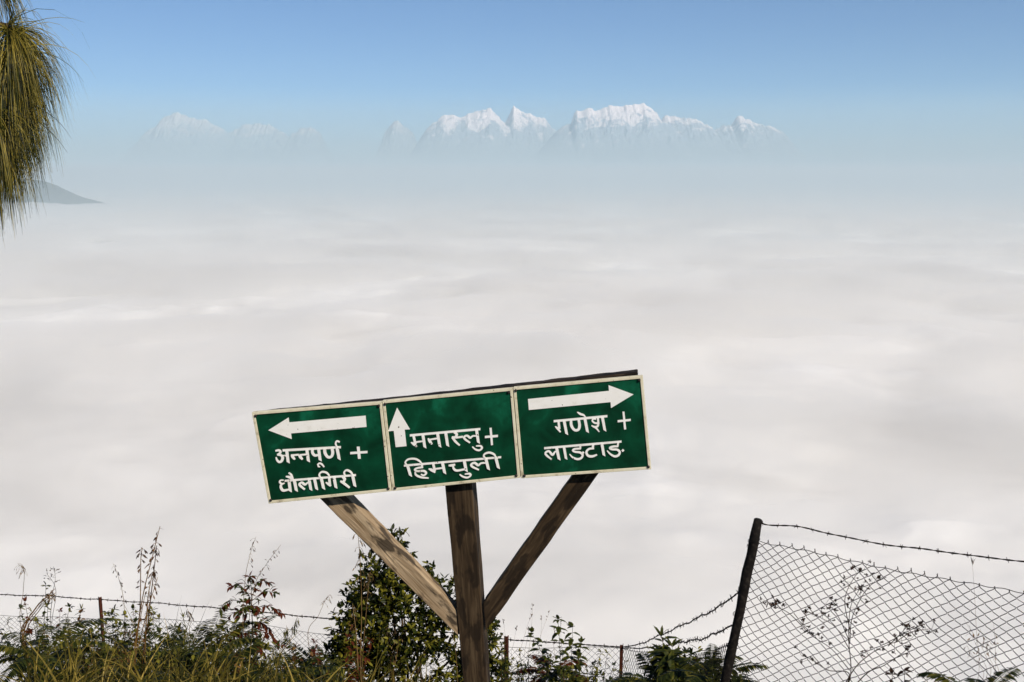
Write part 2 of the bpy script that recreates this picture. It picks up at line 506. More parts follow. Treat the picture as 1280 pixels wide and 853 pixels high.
def sign_paint():
    m, nt, b = new_mat('green sign paint')
    nz = noise_node(nt, 7.0, 5.0, 0.6, dist=0.5)
    cr = ramp(nt, nz.outputs[0], [(0.36, (0.0010, 0.030, 0.012)), (0.56, (0.0018, 0.056, 0.024)), (0.76, (0.006, 0.135, 0.065))])
    ns = noise_node(nt, 14.0, 5.0, 0.7, stretch=(1.0, 1.0, 0.18))
    mx = nt.nodes.new('ShaderNodeMix'); mx.data_type = 'RGBA'; mx.blend_type = 'MULTIPLY'
    mx.inputs['Factor'].default_value = 0.6
    c2 = ramp(nt, ns.outputs[0], [(0.3, (0.55, 0.55, 0.55)), (0.6, (1, 1, 1))])
    nt.links.new(cr.outputs[0], mx.inputs['A']); nt.links.new(c2.outputs[0], mx.inputs['B'])
    nt.links.new(mx.outputs['Result'], b.inputs['Base Color'])
    b.inputs['Roughness'].default_value = 0.55
    b.inputs['Specular IOR Level'].default_value = 0.12
    return m
def cream_paint(name, c1, c2, c3):
    m, nt, b = new_mat(name)
    nz = noise_node(nt, 26.0, 6.0, 0.65)
    cr = ramp(nt, nz.outputs[0], [(0.28, c3), (0.42, c2), (0.7, c1)])
    sp = noise_node(nt, 75.0, 2.0, 0.5)
    s2 = ramp(nt, sp.outputs[0], [(0.70, (1, 1, 1)), (0.74, (0.12, 0.09, 0.06))])      # chips and fly specks
    mx = nt.nodes.new('ShaderNodeMix'); mx.data_type = 'RGBA'; mx.blend_type = 'MULTIPLY'; mx.inputs['Factor'].default_value = 1.0
    nt.links.new(cr.outputs[0], mx.inputs['A']); nt.links.new(s2.outputs[0], mx.inputs['B'])
    nt.links.new(mx.outputs['Result'], b.inputs['Base Color'])
    b.inputs['Roughness'].default_value = 0.6
    b.inputs['Specular IOR Level'].default_value = 0.25
    return m
GREEN = sign_paint()
WHITE = cream_paint('white sign paint', (0.90, 0.87, 0.81), (0.86, 0.83, 0.76), (0.74, 0.70, 0.62))
FRAME = cream_paint('cream border paint', (0.76, 0.70, 0.52), (0.66, 0.59, 0.41), (0.30, 0.24, 0.15))
def plain_mat(name, c, rough=0.6, metal=0.0):
    m, nt, b = new_mat(name)
    nz = noise_node(nt, 120.0, 4.0)
    cr = ramp(nt, nz.outputs[0], [(0.35, tuple(x * 0.7 for x in c)), (0.65, tuple(min(1, x * 1.25) for x in c))])
    nt.links.new(cr.outputs[0], b.inputs['Base Color'])
    b.inputs['Roughness'].default_value = rough; b.inputs['Metallic'].default_value = metal
    return m
NAIL = plain_mat('rusty nail', (0.02, 0.014, 0.01), 0.7)

YAW = R(8)
BH = Vector((math.cos(YAW), -math.sin(YAW), 0.0))         # along the board
BN = Vector((-math.sin(YAW), -math.cos(YAW), 0.0))        # out of the board, towards the path
BP = at(565, 545, 3.9)
def bp(px, py, lift=0.0):
    """photo pixel -> the board's plane, lifted off it by so many metres"""
    return on_plane(px, py, BP + BN * lift, BN)

sign_base = at(601, 853, 3.9)
sx_, sy_ = 0.06 + sign_base.x, sign_base.y
SIGN = empty('direction_sign', (sx_, sy_, ground_z(sx_, sy_)),
             'leaning green direction sign of three panels with white Devanagari lettering on wooden post', 'sign')

def timber(name, px_quad, lift, depth, mat, axis_px, extra=None):
    q = [bp(x, y, lift) for x, y in px_quad]
    mb = MB(); mb.prism(q, -BN * depth)
    o = mb.build(name, mat, SIGN, smooth=False)
    ax = bp(*axis_px[1], lift) - bp(*axis_px[0], lift)
    # cut along the length so that the edges can wander
    grain_attr(o, ax, BN)
    bv = o.modifiers.new('bevel', 'BEVEL'); bv.width = 0.004; bv.segments = 2
    sb = o.modifiers.new('cuts', 'SUBSURF'); sb.subdivision_type = 'SIMPLE'; sb.levels = 4; sb.render_levels = 4
    tx = bpy.data.textures.new('rough sawn', 'CLOUDS'); tx.noise_scale = 0.07; tx.noise_depth = 3
    dp = o.modifiers.new('wear', 'DISPLACE'); dp.texture = tx; dp.strength = 0.007; dp.mid_level = 0.5
    return o
def lerp2(a, b, t): return (a[0] + (b[0] - a[0]) * t, a[1] + (b[1] - a[1]) * t)
def line_x(a, b, y): return a[0] + (b[0] - a[0]) * (y - a[1]) / (b[1] - a[1])
# post: from the ground up behind the panels
pl = ((556.4, 610), (579.2, 853)); pr = ((590.0, 606), (608.4, 853))
ybot = 1090
timber('post', [(line_x(*pl, ybot), ybot), (line_x(*pr, ybot), ybot), (line_x(*pr, 532), 532), (line_x(*pl, 534), 534)], -0.030, 0.085, WOOD_SHADED, ((590, 853), (573, 610)))
# braces
timber('brace', [(572.6, 795.5), (571.2, 764.5), (432.0, 618.5), (405.0, 590.0), (371.5, 596.0), (400.8, 625.0)], -0.036, 0.060, WOOD_DAPPLED, ((572, 780), (416, 622)))['label'] = 'pale brace with leaf shadows painted into its wood'
timber('brace', [(607.0, 789.5), (751.0, 588.0), (786.0, 540.5), (753.5, 542.0), (716.5, 593.8), (603.6, 754.0)], -0.036, 0.060, WOOD_SHADED, ((605, 772), (732, 592)))
# beam behind the top edge of the panels
timber('crossbeam', [(333, 545), (799, 506), (797.0, 464.6), (640, 482.8), (476, 501.2), (325, 516.6)], -0.0285, 0.055, WOOD_BEAM, ((325, 530), (797, 485)))

# ---- lettering: brush strokes traced as (x, y, width) in photo pixels
def catmull(pts, n=6):
    P = [np.array(p, float) for p in pts]
    if len(P) == 2: return [P[0], P[1]]
    P = [2 * P[0] - P[1]] + P + [2 * P[-1] - P[-2]]
    out = []
    for i in range(1, len(P) - 2):
        for k in range(n):
            t = k / n
            out.append(0.5 * ((2 * P[i]) + (-P[i - 1] + P[i + 1]) * t + (2 * P[i - 1] - 5 * P[i] + 4 * P[i + 1] - P[i + 2]) * t * t + (-P[i - 1] + 3 * P[i] - 3 * P[i + 1] + P[i + 2]) * t ** 3))
    out.append(P[-2])
    return out
class Lettering:
    def __init__(self, ox, oy, scale):
        self.o = (ox, oy); self.s = scale; self.mb = MB(); self.lift = 0.0015
    def px(self, x, y): return (self.o[0] + x / self.s, self.o[1] + y / self.s)
    def next_lift(self):
        self.lift += 0.00012
        return self.lift
    def poly(self, pts):
        L = self.next_lift()
        q = [bp(*self.px(x, y), L) for x, y in pts]
        # keep faces towards the reader
        area = sum(a[0] * b[1] - b[0] * a[1] for a, b in zip(pts, pts[1:] + pts[:1]))
        if area > 0: q.reverse()
        self.mb.prism(q, -BN * (L - 0.0004))
    def stroke(self, *pts):
        C = catmull(pts)
        L = self.next_lift()
        left, right = [], []
        for i, c in enumerate(C):
            t = C[min(i + 1, len(C) - 1)][:2] - C[max(i - 1, 0)][:2]
            t = t / (np.hypot(*t) + 1e-9)
            nrm = np.array([-t[1], t[0]])
            left.append(c[:2] + nrm * c[2] / 2); right.append(c[:2] - nrm * c[2] / 2)
        vs = [bp(*self.px(*p), L) for p in left] + [bp(*self.px(*p), L) for p in right]
        n = len(C)
        b = len(self.mb.v)
        back = [v - BN * (L - 0.0004) for v in vs]
        fs = [(i, n + i, n + i + 1, i + 1) for i in range(n - 1)]
        ring = list(range(n)) + list(range(2 * n - 1, n - 1, -1))
        fs += [(ring[k], ring[(k + 1) % (2 * n)], ring[(k + 1) % (2 * n)] + 2 * n, ring[k] + 2 * n) for k in range(2 * n)]
        self.mb.add(vs + back, fs)
    def stem(self, x0, y0, x1, y1, w):
        """upright with the slanted foot of a flat brush"""
        self.poly([(x0 - w / 2, y0), (x0 + w / 2, y0), (x1 + w / 2, y1), (x1 - w / 2, y1 - w * 0.55)])
    def bar(self, x0, y0, x1, y1, w):
        self.poly([(x0, y0 - w / 2), (x1, y1 - w / 2), (x1, y1 + w / 2), (x0, y0 + w / 2)])
    def dot(self, x, y, r):
        self.poly([(x - r, y), (x, y - r), (x + r, y), (x, y + r)])

def la_shape(T, pts): T.stroke(*pts)
# panel one, first line
T1 = Lettering(330, 540, 9.143)
T1.bar(212, 213, 878, 176, 27)
T1.stroke((130, 218, 20), (168, 212, 26), (188, 228, 26), (176, 250, 26), (150, 262, 20))
T1.stroke((150, 262, 18), (196, 270, 26), (212, 298, 32), (200, 334, 30), (172, 345, 26), (148, 322, 22), (137, 290, 13))
T1.stroke((196, 277, 20), (268, 272, 20)); T1.stem(258, 210, 276, 362, 34)
T1.stroke((315, 268, 18), (402, 262, 22)); T1.stroke((310, 260, 12), (326, 285, 32), (352, 318, 18))
T1.stroke((400, 266, 18), (492, 258, 20)); T1.stroke((396, 258, 12), (412, 285, 32), (440, 318, 18)); T1.stem(488, 200, 507, 350, 34)
T1.stroke((552, 200, 30), (554, 240, 30), (580, 270, 28), (634, 262, 22)); T1.stem(622, 190, 641, 338, 33)
T1.stroke((612, 372, 12), (622, 396, 16), (640, 402, 10)); T1.stroke((610, 378, 18), (632, 361, 18), (660, 372, 18), (686, 404, 12))
T1.stroke((692, 192, 32), (697, 245, 32), (730, 290, 28), (770, 282, 30), (784, 240, 32), (774, 184, 30)); T1.stem(832, 178, 858, 326, 34)
T1.stroke((836, 178, 14), (818, 140, 18), (830, 108, 20), (864, 118, 16))
T1.bar(985, 245, 1180, 232, 25); T1.poly([(1060, 172), (1090, 172), (1104, 308), (1074, 310)])
# second line
T1.bar(235, 562, 1048, 496, 22)
T1.stroke((222, 555, 12), (188, 556, 16), (178, 576, 18), (200, 596, 18), (232, 588, 14)); T1.stroke((228, 590, 14), (196, 606, 22), (192, 638, 26), (218, 672, 26), (285, 660, 20)); T1.stem(283, 556, 299, 692, 32)
T1.stem(343, 548, 368, 686, 32); T1.stroke((248, 512, 12), (288, 520, 26), (330, 545, 22)); T1.stroke((280, 470, 12), (308, 494, 20), (326, 540, 20))
T1.stroke((464, 662, 16), (412, 618, 22), (404, 596, 22), (430, 582, 22), (466, 604, 24), (500, 582, 18), (528, 580, 14)); T1.stem(512, 540, 534, 675, 30)
T1.stem(573, 532, 600, 668, 30)
T1.stem(650, 525, 680, 663, 32); T1.stroke((642, 530, 16), (630, 490, 18), (660, 460, 20), (712, 470, 18), (746, 506, 14))
T1.stroke((742, 520, 24), (750, 602, 24)); T1.stroke((704, 580, 8), (735, 600, 24), (762, 622, 18)); T1.stem(796, 514, 820, 650, 30)
T1.stroke((892, 510, 24), (920, 545, 28), (898, 576, 26), (870, 566, 14)); T1.stroke((888, 575, 22), (930, 606, 22), (976, 642, 16))
T1.stem(1010, 500, 1036, 632, 30); T1.stroke((1014, 505, 14), (988, 462, 18), (942, 441, 20), (914, 466, 18), (922, 502, 14))
# panel two
T2 = Lettering(500, 525, 9.143)
T2.bar(112, 179, 918, 106, 26)
T2.stroke((152, 172, 28), (176, 280, 28)); T2.stroke((124, 258, 10), (158, 278, 32), (192, 308, 14)); T2.stroke((165, 258, 18), (276, 242, 18)); T2.stem(260, 168, 284, 328, 33)
T2.stroke((345, 226, 18), (444, 210, 20)); T2.stroke((320, 212, 14), (340, 245, 32), (366, 280, 16)); T2.stem(428, 155, 455, 318, 33)
T2.stem(522, 150, 545, 310, 33)
T2.stroke((618, 142, 24), (648, 168, 28), (630, 200, 28), (592, 196, 14)); T2.stroke((596, 200, 24), (634, 250, 24), (682, 294, 16)); T2.stroke((632, 206, 20), (718, 194, 22))
T2.stroke((800, 264, 16), (742, 222, 22), (732, 196, 22), (765, 182, 22), (802, 206, 24), (832, 186, 18), (880, 186, 14)); T2.stem(874, 118, 896, 274, 32)
T2.stroke((868, 300, 12), (918, 300, 20), (936, 324, 22), (906, 349, 20), (862, 340, 18), (825, 308, 12))
T2.bar(970, 198, 1118, 185, 25); T2.poly([(1022, 94), (1046, 92), (1062, 288), (1040, 292)])
T2.bar(45, 525, 1155, 428, 22)
T2.stem(84, 520, 120, 652, 33); T2.stroke((82, 525, 14), (60, 488, 18), (96, 452, 20), (170, 448, 20), (222, 474, 18), (248, 504, 12))
T2.stroke((252, 508, 24), (250, 545, 20)); T2.stroke((262, 542, 20), (200, 552, 20), (168, 570, 20), (195, 588, 20), (270, 586, 22), (298, 612, 22), (268, 636, 18), (238, 624, 12))
T2.stroke((172, 596, 14), (182, 632, 20), (240, 658, 20), (326, 668, 12))
T2.stroke((378, 500, 26), (396, 588, 26)); T2.stroke((326, 562, 10), (362, 576, 30), (402, 604, 14)); T2.stroke((380, 566, 18), (500, 550, 18)); T2.stem(482, 486, 510, 622, 32)
T2.stroke((555, 524, 16), (590, 522, 26), (628, 514, 20)); T2.stroke((606, 520, 18), (612, 560, 20), (650, 582, 22), (740, 566, 20)); T2.stem(732, 466, 756, 598, 33)
T2.stroke((740, 622, 12), (790, 618, 20), (806, 638, 20), (768, 662, 18), (718, 652, 16), (680, 626, 10))
T2.stroke((900, 574, 14), (828, 540, 20), (812, 512, 22), (850, 494, 22), (892, 520, 24), (926, 498, 18), (985, 494, 14)); T2.stem(980, 446, 1010, 578, 32)
T2.stem(1094, 435, 1124, 564, 32); T2.stroke((1098, 440, 12), (1074, 398, 18), (1020, 377, 20), (970, 390, 20), (956, 418, 18), (980, 448, 12))
# panel three
T3 = Lettering(670, 505, 9.846)
T3.bar(218, 215, 878, 152, 28)
T3.stroke((276, 206, 28), (288, 310, 28)); T3.stroke((234, 278, 8), (264, 302, 28), (302, 350, 16)); T3.stem(345, 205, 378, 386, 36)
T3.stroke((430, 198, 30), (436, 270, 34), (474, 322, 30), (520, 318, 32), (536, 270, 34), (524, 188, 30)); T3.stem(602, 185, 634, 360, 36)
T3.stroke((506, 100, 12), (545, 126, 26), (585, 140, 22), (612, 168, 12))
T3.stroke((762, 176, 24), (768, 250, 26)); T3.stroke((740, 190, 14), (704, 188, 20), (694, 212, 20), (722, 236, 20), (762, 244, 24), (758, 276, 26), (722, 286, 24), (682, 268, 12)); T3.stroke((708, 280, 18), (744, 304, 20), (778, 346, 12)); T3.stem(818, 172, 848, 342, 35)
T3.bar(1005, 216, 1166, 199, 26); T3.poly([(1064, 98), (1088, 98), (1110, 314), (1084, 317)])
T3.bar(100, 548, 1052, 466, 25)
T3.stroke((192, 686, 16), (130, 636, 24), (116, 604, 24), (158, 584, 24), (202, 628, 28), (236, 590, 20), (275, 590, 14)); T3.stem(252, 538, 284, 698, 36)
T3.stem(343, 528, 370, 690, 32)
T3.stroke((546, 508, 24), (545, 552, 22)); T3.stroke((552, 552, 20), (480, 556, 22), (452, 574, 22), (480, 592, 22), (540, 600, 24), (574, 630, 26), (555, 668, 26), (508, 682, 24), (450, 660, 18), (412, 620, 10)); T3.dot(578, 604, 18)
T3.stroke((704, 500, 30), (698, 548, 26)); T3.stroke((714, 548, 22), (650, 558, 24), (620, 596, 28), (640, 640, 26), (692, 648, 26), (750, 628, 18))
T3.stem(810, 490, 836, 648, 34)
T3.stroke((1010, 478, 24), (1006, 524, 22)); T3.stroke((1012, 524, 20), (950, 528, 24), (908, 544, 24), (936, 562, 22), (996, 566, 24), (1030, 594, 26), (1015, 632, 28), (968, 648, 24), (914, 620, 18), (874, 578, 10)); T3.dot(1068, 576, 18)

PANELS = [
    ('green panel with an arrow towards the pine branch', [(314.5, 515.7), (477.0, 502.6), (489.4, 614.2), (335.6, 630.0)], T1,
     [(310 + x / 7.111, 490 + y / 7.111) for x, y in [(180, 342), (360, 228), (366, 272), (1045, 212), (1053, 312), (382, 370), (388, 420)]], -0.0012, [(1, 0.03), (2, 0.5)]),
    ('green panel with an arrow pointing up', [(477.6, 501.4), (640.6, 485.3), (650.2, 597.6), (490.2, 614.3)], T2,
     [(470 + x / 6.095, 480 + y / 6.095) for x, y in [(160, 182), (258, 347), (218, 349), (232, 475), (150, 483), (135, 358), (92, 362)]], 0.0, []),
    ('green panel with an arrow towards the chain-link fence', [(641.4, 484.6), (803.2, 470.0), (813.9, 587.0), (651.2, 598.4)], T3,
     [(640 + x / 7.111, 460 + y / 7.111) for x, y in [(142, 278), (862, 205), (858, 155), (1080, 237), (880, 358), (876, 305), (150, 375)]], -0.0006, []),
]
def inset(q, d):
    """quad of pixels moved inwards by d pixels"""
    n = len(q); out = []
    lines = []
    for i in range(n):
        a, b = q[i], q[(i + 1) % n]
        t = np.array(b) - np.array(a); t = t / np.hypot(*t)
        nr = np.array([-t[1], t[0]])        # inwards for clockwise pixels (y down)
        lines.append((np.array(a) + nr * d, t))
    for i in range(n):
        p, t = lines[i - 1]; q2, u = lines[i]
        k = np.linalg.solve(np.array([t, -u]).T, q2 - p)
        out.append(tuple(p + t * k[0]))
    return out
nail_mb = MB()
for lab, quad, text, arrow, off, _ in PANELS:
    mb = MB()
    q = [bp(x, y, 0.0) for x, y in inset(quad, 1.0)]
    mb.prism(list(reversed(q)), -BN * 0.018)
    panel = mb.build('panel', GREEN, SIGN, smooth=False, origin=bp(*quad[0]))
    panel['label'] = lab
    inn = inset(quad, 3.4)
    for k in range(4):                      # four cream border strips, mitred
        a, b, c, d = quad[k], quad[(k + 1) % 4], inn[(k + 1) % 4], inn[k]
        fb = MB(); L = 0.004
        mitre = 0.12
        a2, b2 = lerp2(a, b, 0.0007), lerp2(b, a, 0.0007)
        fb.prism([bp(*p, L) for p in (d, c, b2, a2)], -BN * (L + 0.019))
        f = fb.build('border', FRAME, panel, smooth=False)
        bv = f.modifiers.new('bevel', 'BEVEL'); bv.width = 0.0012; bv.segments = 2
    ab = MB()
    qa = [bp(x, y, 0.0018) for x, y in arrow]
    area = sum(a[0] * b[1] - b[0] * a[1] for a, b in zip(arrow, arrow[1:] + arrow[:1]))
    if area > 0: qa.reverse()
    ab.prism(qa, -BN * 0.0015)
    ab.build('arrow', WHITE, panel, smooth=False)
    text.mb.build('lettering', WHITE, panel, smooth=False)
    for cx, cy in inset(quad, 4.0):
        jx, jy = random.Random(int(cx * 7)).uniform(-1, 1), random.Random(int(cy * 5)).uniform(-0.6, 0.6)
        nb = MB()
        c = bp(cx + jx, cy + jy, 0.0)
        nb.tube([c + BN * 0.0005, c + BN * 0.0065, c + BN * 0.0085], [0.0052, 0.0052, 0.003], 10)
        nb.build('nail', NAIL, panel)
# ================================================================ FENCES
def rust_mat(name, c1, c2, c3, rough=0.8):
    m, nt, b = new_mat(name)
    nz = noise_node(nt, 38.0, 6.0, 0.65)
    cr = ramp(nt, nz.outputs[0], [(0.3, c1), (0.5, c2), (0.7, c3)])
    nt.links.new(cr.outputs[0], b.inputs['Base Color'])
    b.inputs['Roughness'].default_value = rough
    b.inputs['Specular IOR Level'].default_value = 0.15
    bump(nt, b, nz.outputs[0], 0.5, 0.003)
    return m
RUST = rust_mat('rusty iron', (0.030, 0.010, 0.006), (0.075, 0.020, 0.010), (0.025, 0.013, 0.010))
TAR = rust_mat('tarred wood', (0.004, 0.0035, 0.003), (0.009, 0.007, 0.006), (0.035, 0.028, 0.022))
WIRE = rust_mat('dull wire', (0.004, 0.0035, 0.003), (0.009, 0.0075, 0.006), (0.022, 0.016, 0.012), 0.8)
WIRE_OLD = rust_mat('rusted wire', (0.008, 0.005, 0.003), (0.022, 0.012, 0.007), (0.045, 0.024, 0.013), 0.85)
WIRE_RUSTY = rust_mat('rusty barbed wire', (0.010, 0.007, 0.005), (0.020, 0.013, 0.009), (0.05, 0.030, 0.018), 0.8)

def barbed(name, pts, parent, rnd, radius=0.0026, step=0.10, barb=0.019, sag=0.0, wob=0.006):
    """two twisted strands with four-point barbs along a line of points"""
    P = [Vector(p) for p in pts]
    fine = []
    for c in catmull([tuple(p) for p in P], 10) if len(P) > 2 else [np.array(P[0]) * (1 - t) + np.array(P[1]) * t for t in np.linspace(0, 1, 14)]:
        fine.append(Vector(c))
    L = [0.0]
    for a, b in zip(fine[:-1], fine[1:]): L.append(L[-1] + (b - a).length)
    total = L[-1]
    n = max(8, int(total / 0.02))
    fx = [np.interp(np.linspace(0, total, n), L, [f[k] for f in fine]) for k in range(3)]
    ph = rnd.uniform(0, 6)
    C = []
    for i in range(n):
        t = i / (n - 1)
        s = t * total
        v = Vector((fx[0][i], fx[1][i], fx[2][i]))
        v.z -= sag * 4 * t * (1 - t)
        e = min(1.0, 6 * min(t, 1 - t))
        v.z += e * wob * (math.sin(s * 7.1 + ph) + 0.6 * math.sin(s * 17.3 + 2 * ph))
        C.append(v)
    mb = MB()
    for side in (0, math.pi):
        S = []
        for i, v in enumerate(C):
            a = i * 0.9 + side
            S.append(v + Vector((0, math.cos(a), math.sin(a))) * radius * 0.9)
        mb.tube(S, radius, 4)
    k = 0.04
    while k < total:
        i = min(n - 2, int(k / total * (n - 1)))
        v, t = C[i], (C[i + 1] - C[i]).normalized()
        for q in range(2):
            d = Vector((rnd.uniform(-0.5, 0.5), rnd.uniform(-1, 1), rnd.uniform(-1, 1))).normalized()
            if abs(d.z) < 0.5: d.z = math.copysign(0.7, d.z)
            w = v + t * (q * 0.006)
            mb.tube([w - d * barb, w, w + d * barb * 0.9], [radius * 0.3, radius * 1.0, radius * 0.3], 4)
        mb.tube([v - t * 0.006, v + t * 0.012], radius * 1.9, 5)
        k += step * rnd.uniform(0.85, 1.2)
    return mb.build(name, WIRE_RUSTY, parent)

# ---- tall chain-link fence with its leaning black post
rnd = random.Random(5)
PT = at(948, 650, 6.5); PB_ = at(906, 853, 6.5)
dirn = (PB_ - PT).normalized()
gx_, gy_ = 1.21, 6.5
tt = (ground_z(gx_, gy_) - 0.35 - PT.z) / dirn.z
PFOOT = PT + dirn * tt
CL = empty('chain_link_fence', (PFOOT.x, PFOOT.y, ground_z(PFOOT.x, PFOOT.y)), 'leaning chain-link fence on a black post with one strand of barbed wire above', 'fence')
def rough_post(name, top, foot, r, mat, parent, seed, n=12, seg=16):
    rr = random.Random(seed); mb = MB()
    pts = [top.lerp(foot, i / (seg - 1)) for i in range(seg)]
    pts = [p + Vector((rr.uniform(-1, 1), rr.uniform(-1, 1), 0)) * r * 0.10 for p in pts]
    rad = [r * (1 + rr.uniform(-0.07, 0.07)) for _ in pts]
    rad[0] *= 0.86
    pts.insert(0, pts[0] - (foot - top).normalized() * 0.006); rad.insert(0, rad[0] * 0.75)
    mb.tube(pts, rad, n)
    return mb.build(name, mat, parent)
rough_post('post', PT, PFOOT, 0.031, TAR, CL, 3)
# the line of the mesh top: post -> right, then on to a post out of the picture
TOPS = [(947, 676, 6.5), (956, 678.5, 6.47), (1014, 689.5, 6.29), (1061, 700, 6.16), (1111, 711.5, 6.02), (1164, 721, 5.88), (1222, 730.5, 5.74), (1281, 741, 5.60), (1345, 752, 5.44), (1430, 765, 5.25), (1530, 776, 5.05)]
TP = [at(*p) for p in TOPS]
TC = [Vector(c) for c in catmull([tuple(p) for p in TP], 12)]
TL_ = [0.0]
for a, b in zip(TC[:-1], TC[1:]): TL_.append(TL_[-1] + (b - a).length)
def top_at(s): return Vector([float(np.interp(s, TL_, [c[k] for c in TC])) for k in range(3)])
FOOT2 = Vector((TP[-1].x - 0.05, TP[-1].y, ground_z(TP[-1].x, TP[-1].y) - 0.3))
rough_post('post', TP[-1] + Vector((0.02, 0.03, 0.2)), FOOT2, 0.031, TAR, CL, 9)
HALF, ROW = 0.0363, 0.0300
total_s = TL_[-1]
n_cols = int(total_s / HALF)
D0 = dirn; D1 = Vector((-0.02, 0.0, -1.0)).normalized()
def mesh_point(s, t):
    """s along the top, t metres down; the sheet bellies and its columns lean like the post"""
    p = top_at(min(max(s, 0.0), total_s))
    f = min(1.0, max(0.0, s / total_s))
    d = (D0 * (1 - f) + D1 * f).normalized()
    q = p + d * t
    q.y += 0.025 * math.sin(t * 3.1 + s * 2.2)
    q.x += 0.010 * math.sin(t * 7.0 + s * 4.0) + 0.004 * math.sin(t * 23.0 - s * 17.0)
    q.z += 0.009 * math.sin(s * 8.0 + t * 6.0) + 0.004 * math.sin(s * 29.0 + t * 13.0) - 0.010 * t * math.sin(s * 3.0)
    return q
n_rows = int(1.22 / ROW)
for k in range(-1, n_cols):
    pts = []
    for j in range(n_rows + 1):
        right = (j + k) % 2
        s = (k + right) * HALF
        t = j * ROW + 0.004
        depth = 0.0035 if right else -0.0035
        inward = -0.0012 if right else 0.0012
        p = mesh_point(s + inward * 0, t)
        if s < 0: p = p + Vector((-abs(s) * 1.0, 0, 0.0))
        # rounded knuckle: two close points either side of the corner
        for e in (-0.14, 0.14):
            s2 = (k + right) * HALF + (-abs(e) if right else abs(e)) * HALF * 0.55
            tt2 = max(0.0, t + e * ROW)
            p2 = mesh_point(s2, tt2)
            if s2 < 0: p2.x += s2
            p2.y += depth * (1 if e > 0 else -1)
            pts.append(p2)
    if k % 2 == 0 or True:
        # twisted end sticking up at the top
        t0 = pts[0]
        pts.insert(0, t0 + Vector((HALF * (0.10 if (k % 2) else -0.10), 0.002, 0.009 + 0.006 * rnd.random())))
    mb = MB(); mb.tube(pts, 0.0023, 4)
    mb.build('mesh_wire', WIRE_OLD if rnd.random() < 0.35 else WIRE, CL)
tw = MB(); tw.tube([top_at(s) + Vector((0, 0.004 * math.sin(s * 40), 0.004 * math.cos(s * 40) - 0.002)) for s in np.linspace(0, total_s, 160)], 0.0021, 4)
tw.build('tension_wire', WIRE, CL)
BW = [(949, 652, 6.5), (960, 656.5, 6.46), (1000, 658.5, 6.34), (1045, 669, 6.2), (1110, 682, 6.03), (1160, 687, 5.89), (1220, 695, 5.74), (1282, 702.5, 5.6), (1400, 716, 5.3), (1525, 728, 5.05)]
barbed('barbed_wire', [at(*p) for p in BW], CL, rnd, radius=0.0027, step=0.10, barb=0.018, wob=0.002)
for tz in (0.14, 0.17, 0.45, 0.62, 0.83):
    c = PT + dirn * tz
    ties = MB()
    ties.tube([c + Vector((0.036 * math.cos(a), 0.036 * math.sin(a), 0.004 * a / 3 + 0.01 * math.cos(a))) for a in np.linspace(0, 11, 30)], 0.0016, 4)
    ties.build('wire_tie', WIRE, CL)

# ---- low fence of rusty irons across the slope
rnd = random.Random(11)
IRON = [(-190, 741, 14.6), (125, 748, 13.6), (633, 797, 11.2), (777, 808, 10.4)]
f0 = at(*IRON[1])
RF = empty('wire_fence', (f0.x, f0.y, ground_z(f0.x, f0.y)), 'low wire mesh fence on thin rusty iron posts along the slope behind the plants', 'fence')
for i, p in enumerate(IRON):
    top = at(*p); g = ground_z(top.x, top.y) - 0.25
    mb = MB()
    w, th = (0.034 if i != 2 else 0.038), 0.005
    a = R(25 + 20 * i); ux = Vector((math.cos(a), math.sin(a), 0)); uy = Vector((-math.sin(a), math.cos(a), 0))
    lean = Vector((rnd.uniform(-0.02, 0.02), rnd.uniform(-0.03, 0.03), 0))
    L6 = [(0, 0), (w, 0), (w, th), (th, th), (th, w), (0, w)]
    vs, fs = [], []
    zs = np.linspace(top.z + 0.02, g, 7)
    for z in zs:
        off = lean * (top.z - z)
        for u, v in L6:
            q = Vector((top.x, top.y, z)) + off + ux * (u - w / 2) + uy * (v - w / 2)
            vs.append(q)
    for r_ in range(6):
        for c in range(6):
            fs.append((r_ * 6 + c, r_ * 6 + (c + 1) % 6, (r_ + 1) * 6 + (c + 1) % 6, (r_ + 1) * 6 + c))
    fs.append((0, 5, 4, 3, 2, 1)); fs.append(tuple(36 + c for c in range(6)))
    mb.add(vs, fs)
    mb.build('post', RUST, RF, smooth=False)
def A(p, dz=0.0):
    v = at(*p); v.z += dz; return v
barbed('barbed_wire', [A(IRON[0], -0.02), A((20, 744, 14.0)), A(IRON[1], -0.02), A((200, 754.5, 13.2)), A((300, 763, 12.7)), A((420, 774.5, 12.2)), A((530, 787, 11.7)), A(IRON[2], -0.02), A((700, 804, 10.8)), A(IRON[3], -0.01)], RF, rnd, radius=0.0042, barb=0.026, wob=0.004, step=0.14)
barbed('barbed_wire', [A(IRON[3], -0.01), A((800, 805, 10.0)), A((850, 783, 8.6)), A((893, 762, 7.3)), PT + dirn * 0.475 + Vector((-0.03, 0, 0))], RF, rnd, radius=0.0034, barb=0.024, wob=0.006, step=0.11)
barbed('barbed_wire', [A(IRON[3], -0.02), A((815, 809.5, 9.7)), A((850, 803, 8.7)), A((880, 798, 7.6)), PT + dirn * 0.695 + Vector((-0.03, 0, 0))], RF, rnd, radius=0.0034, barb=0.024, wob=0.007, step=0.10)
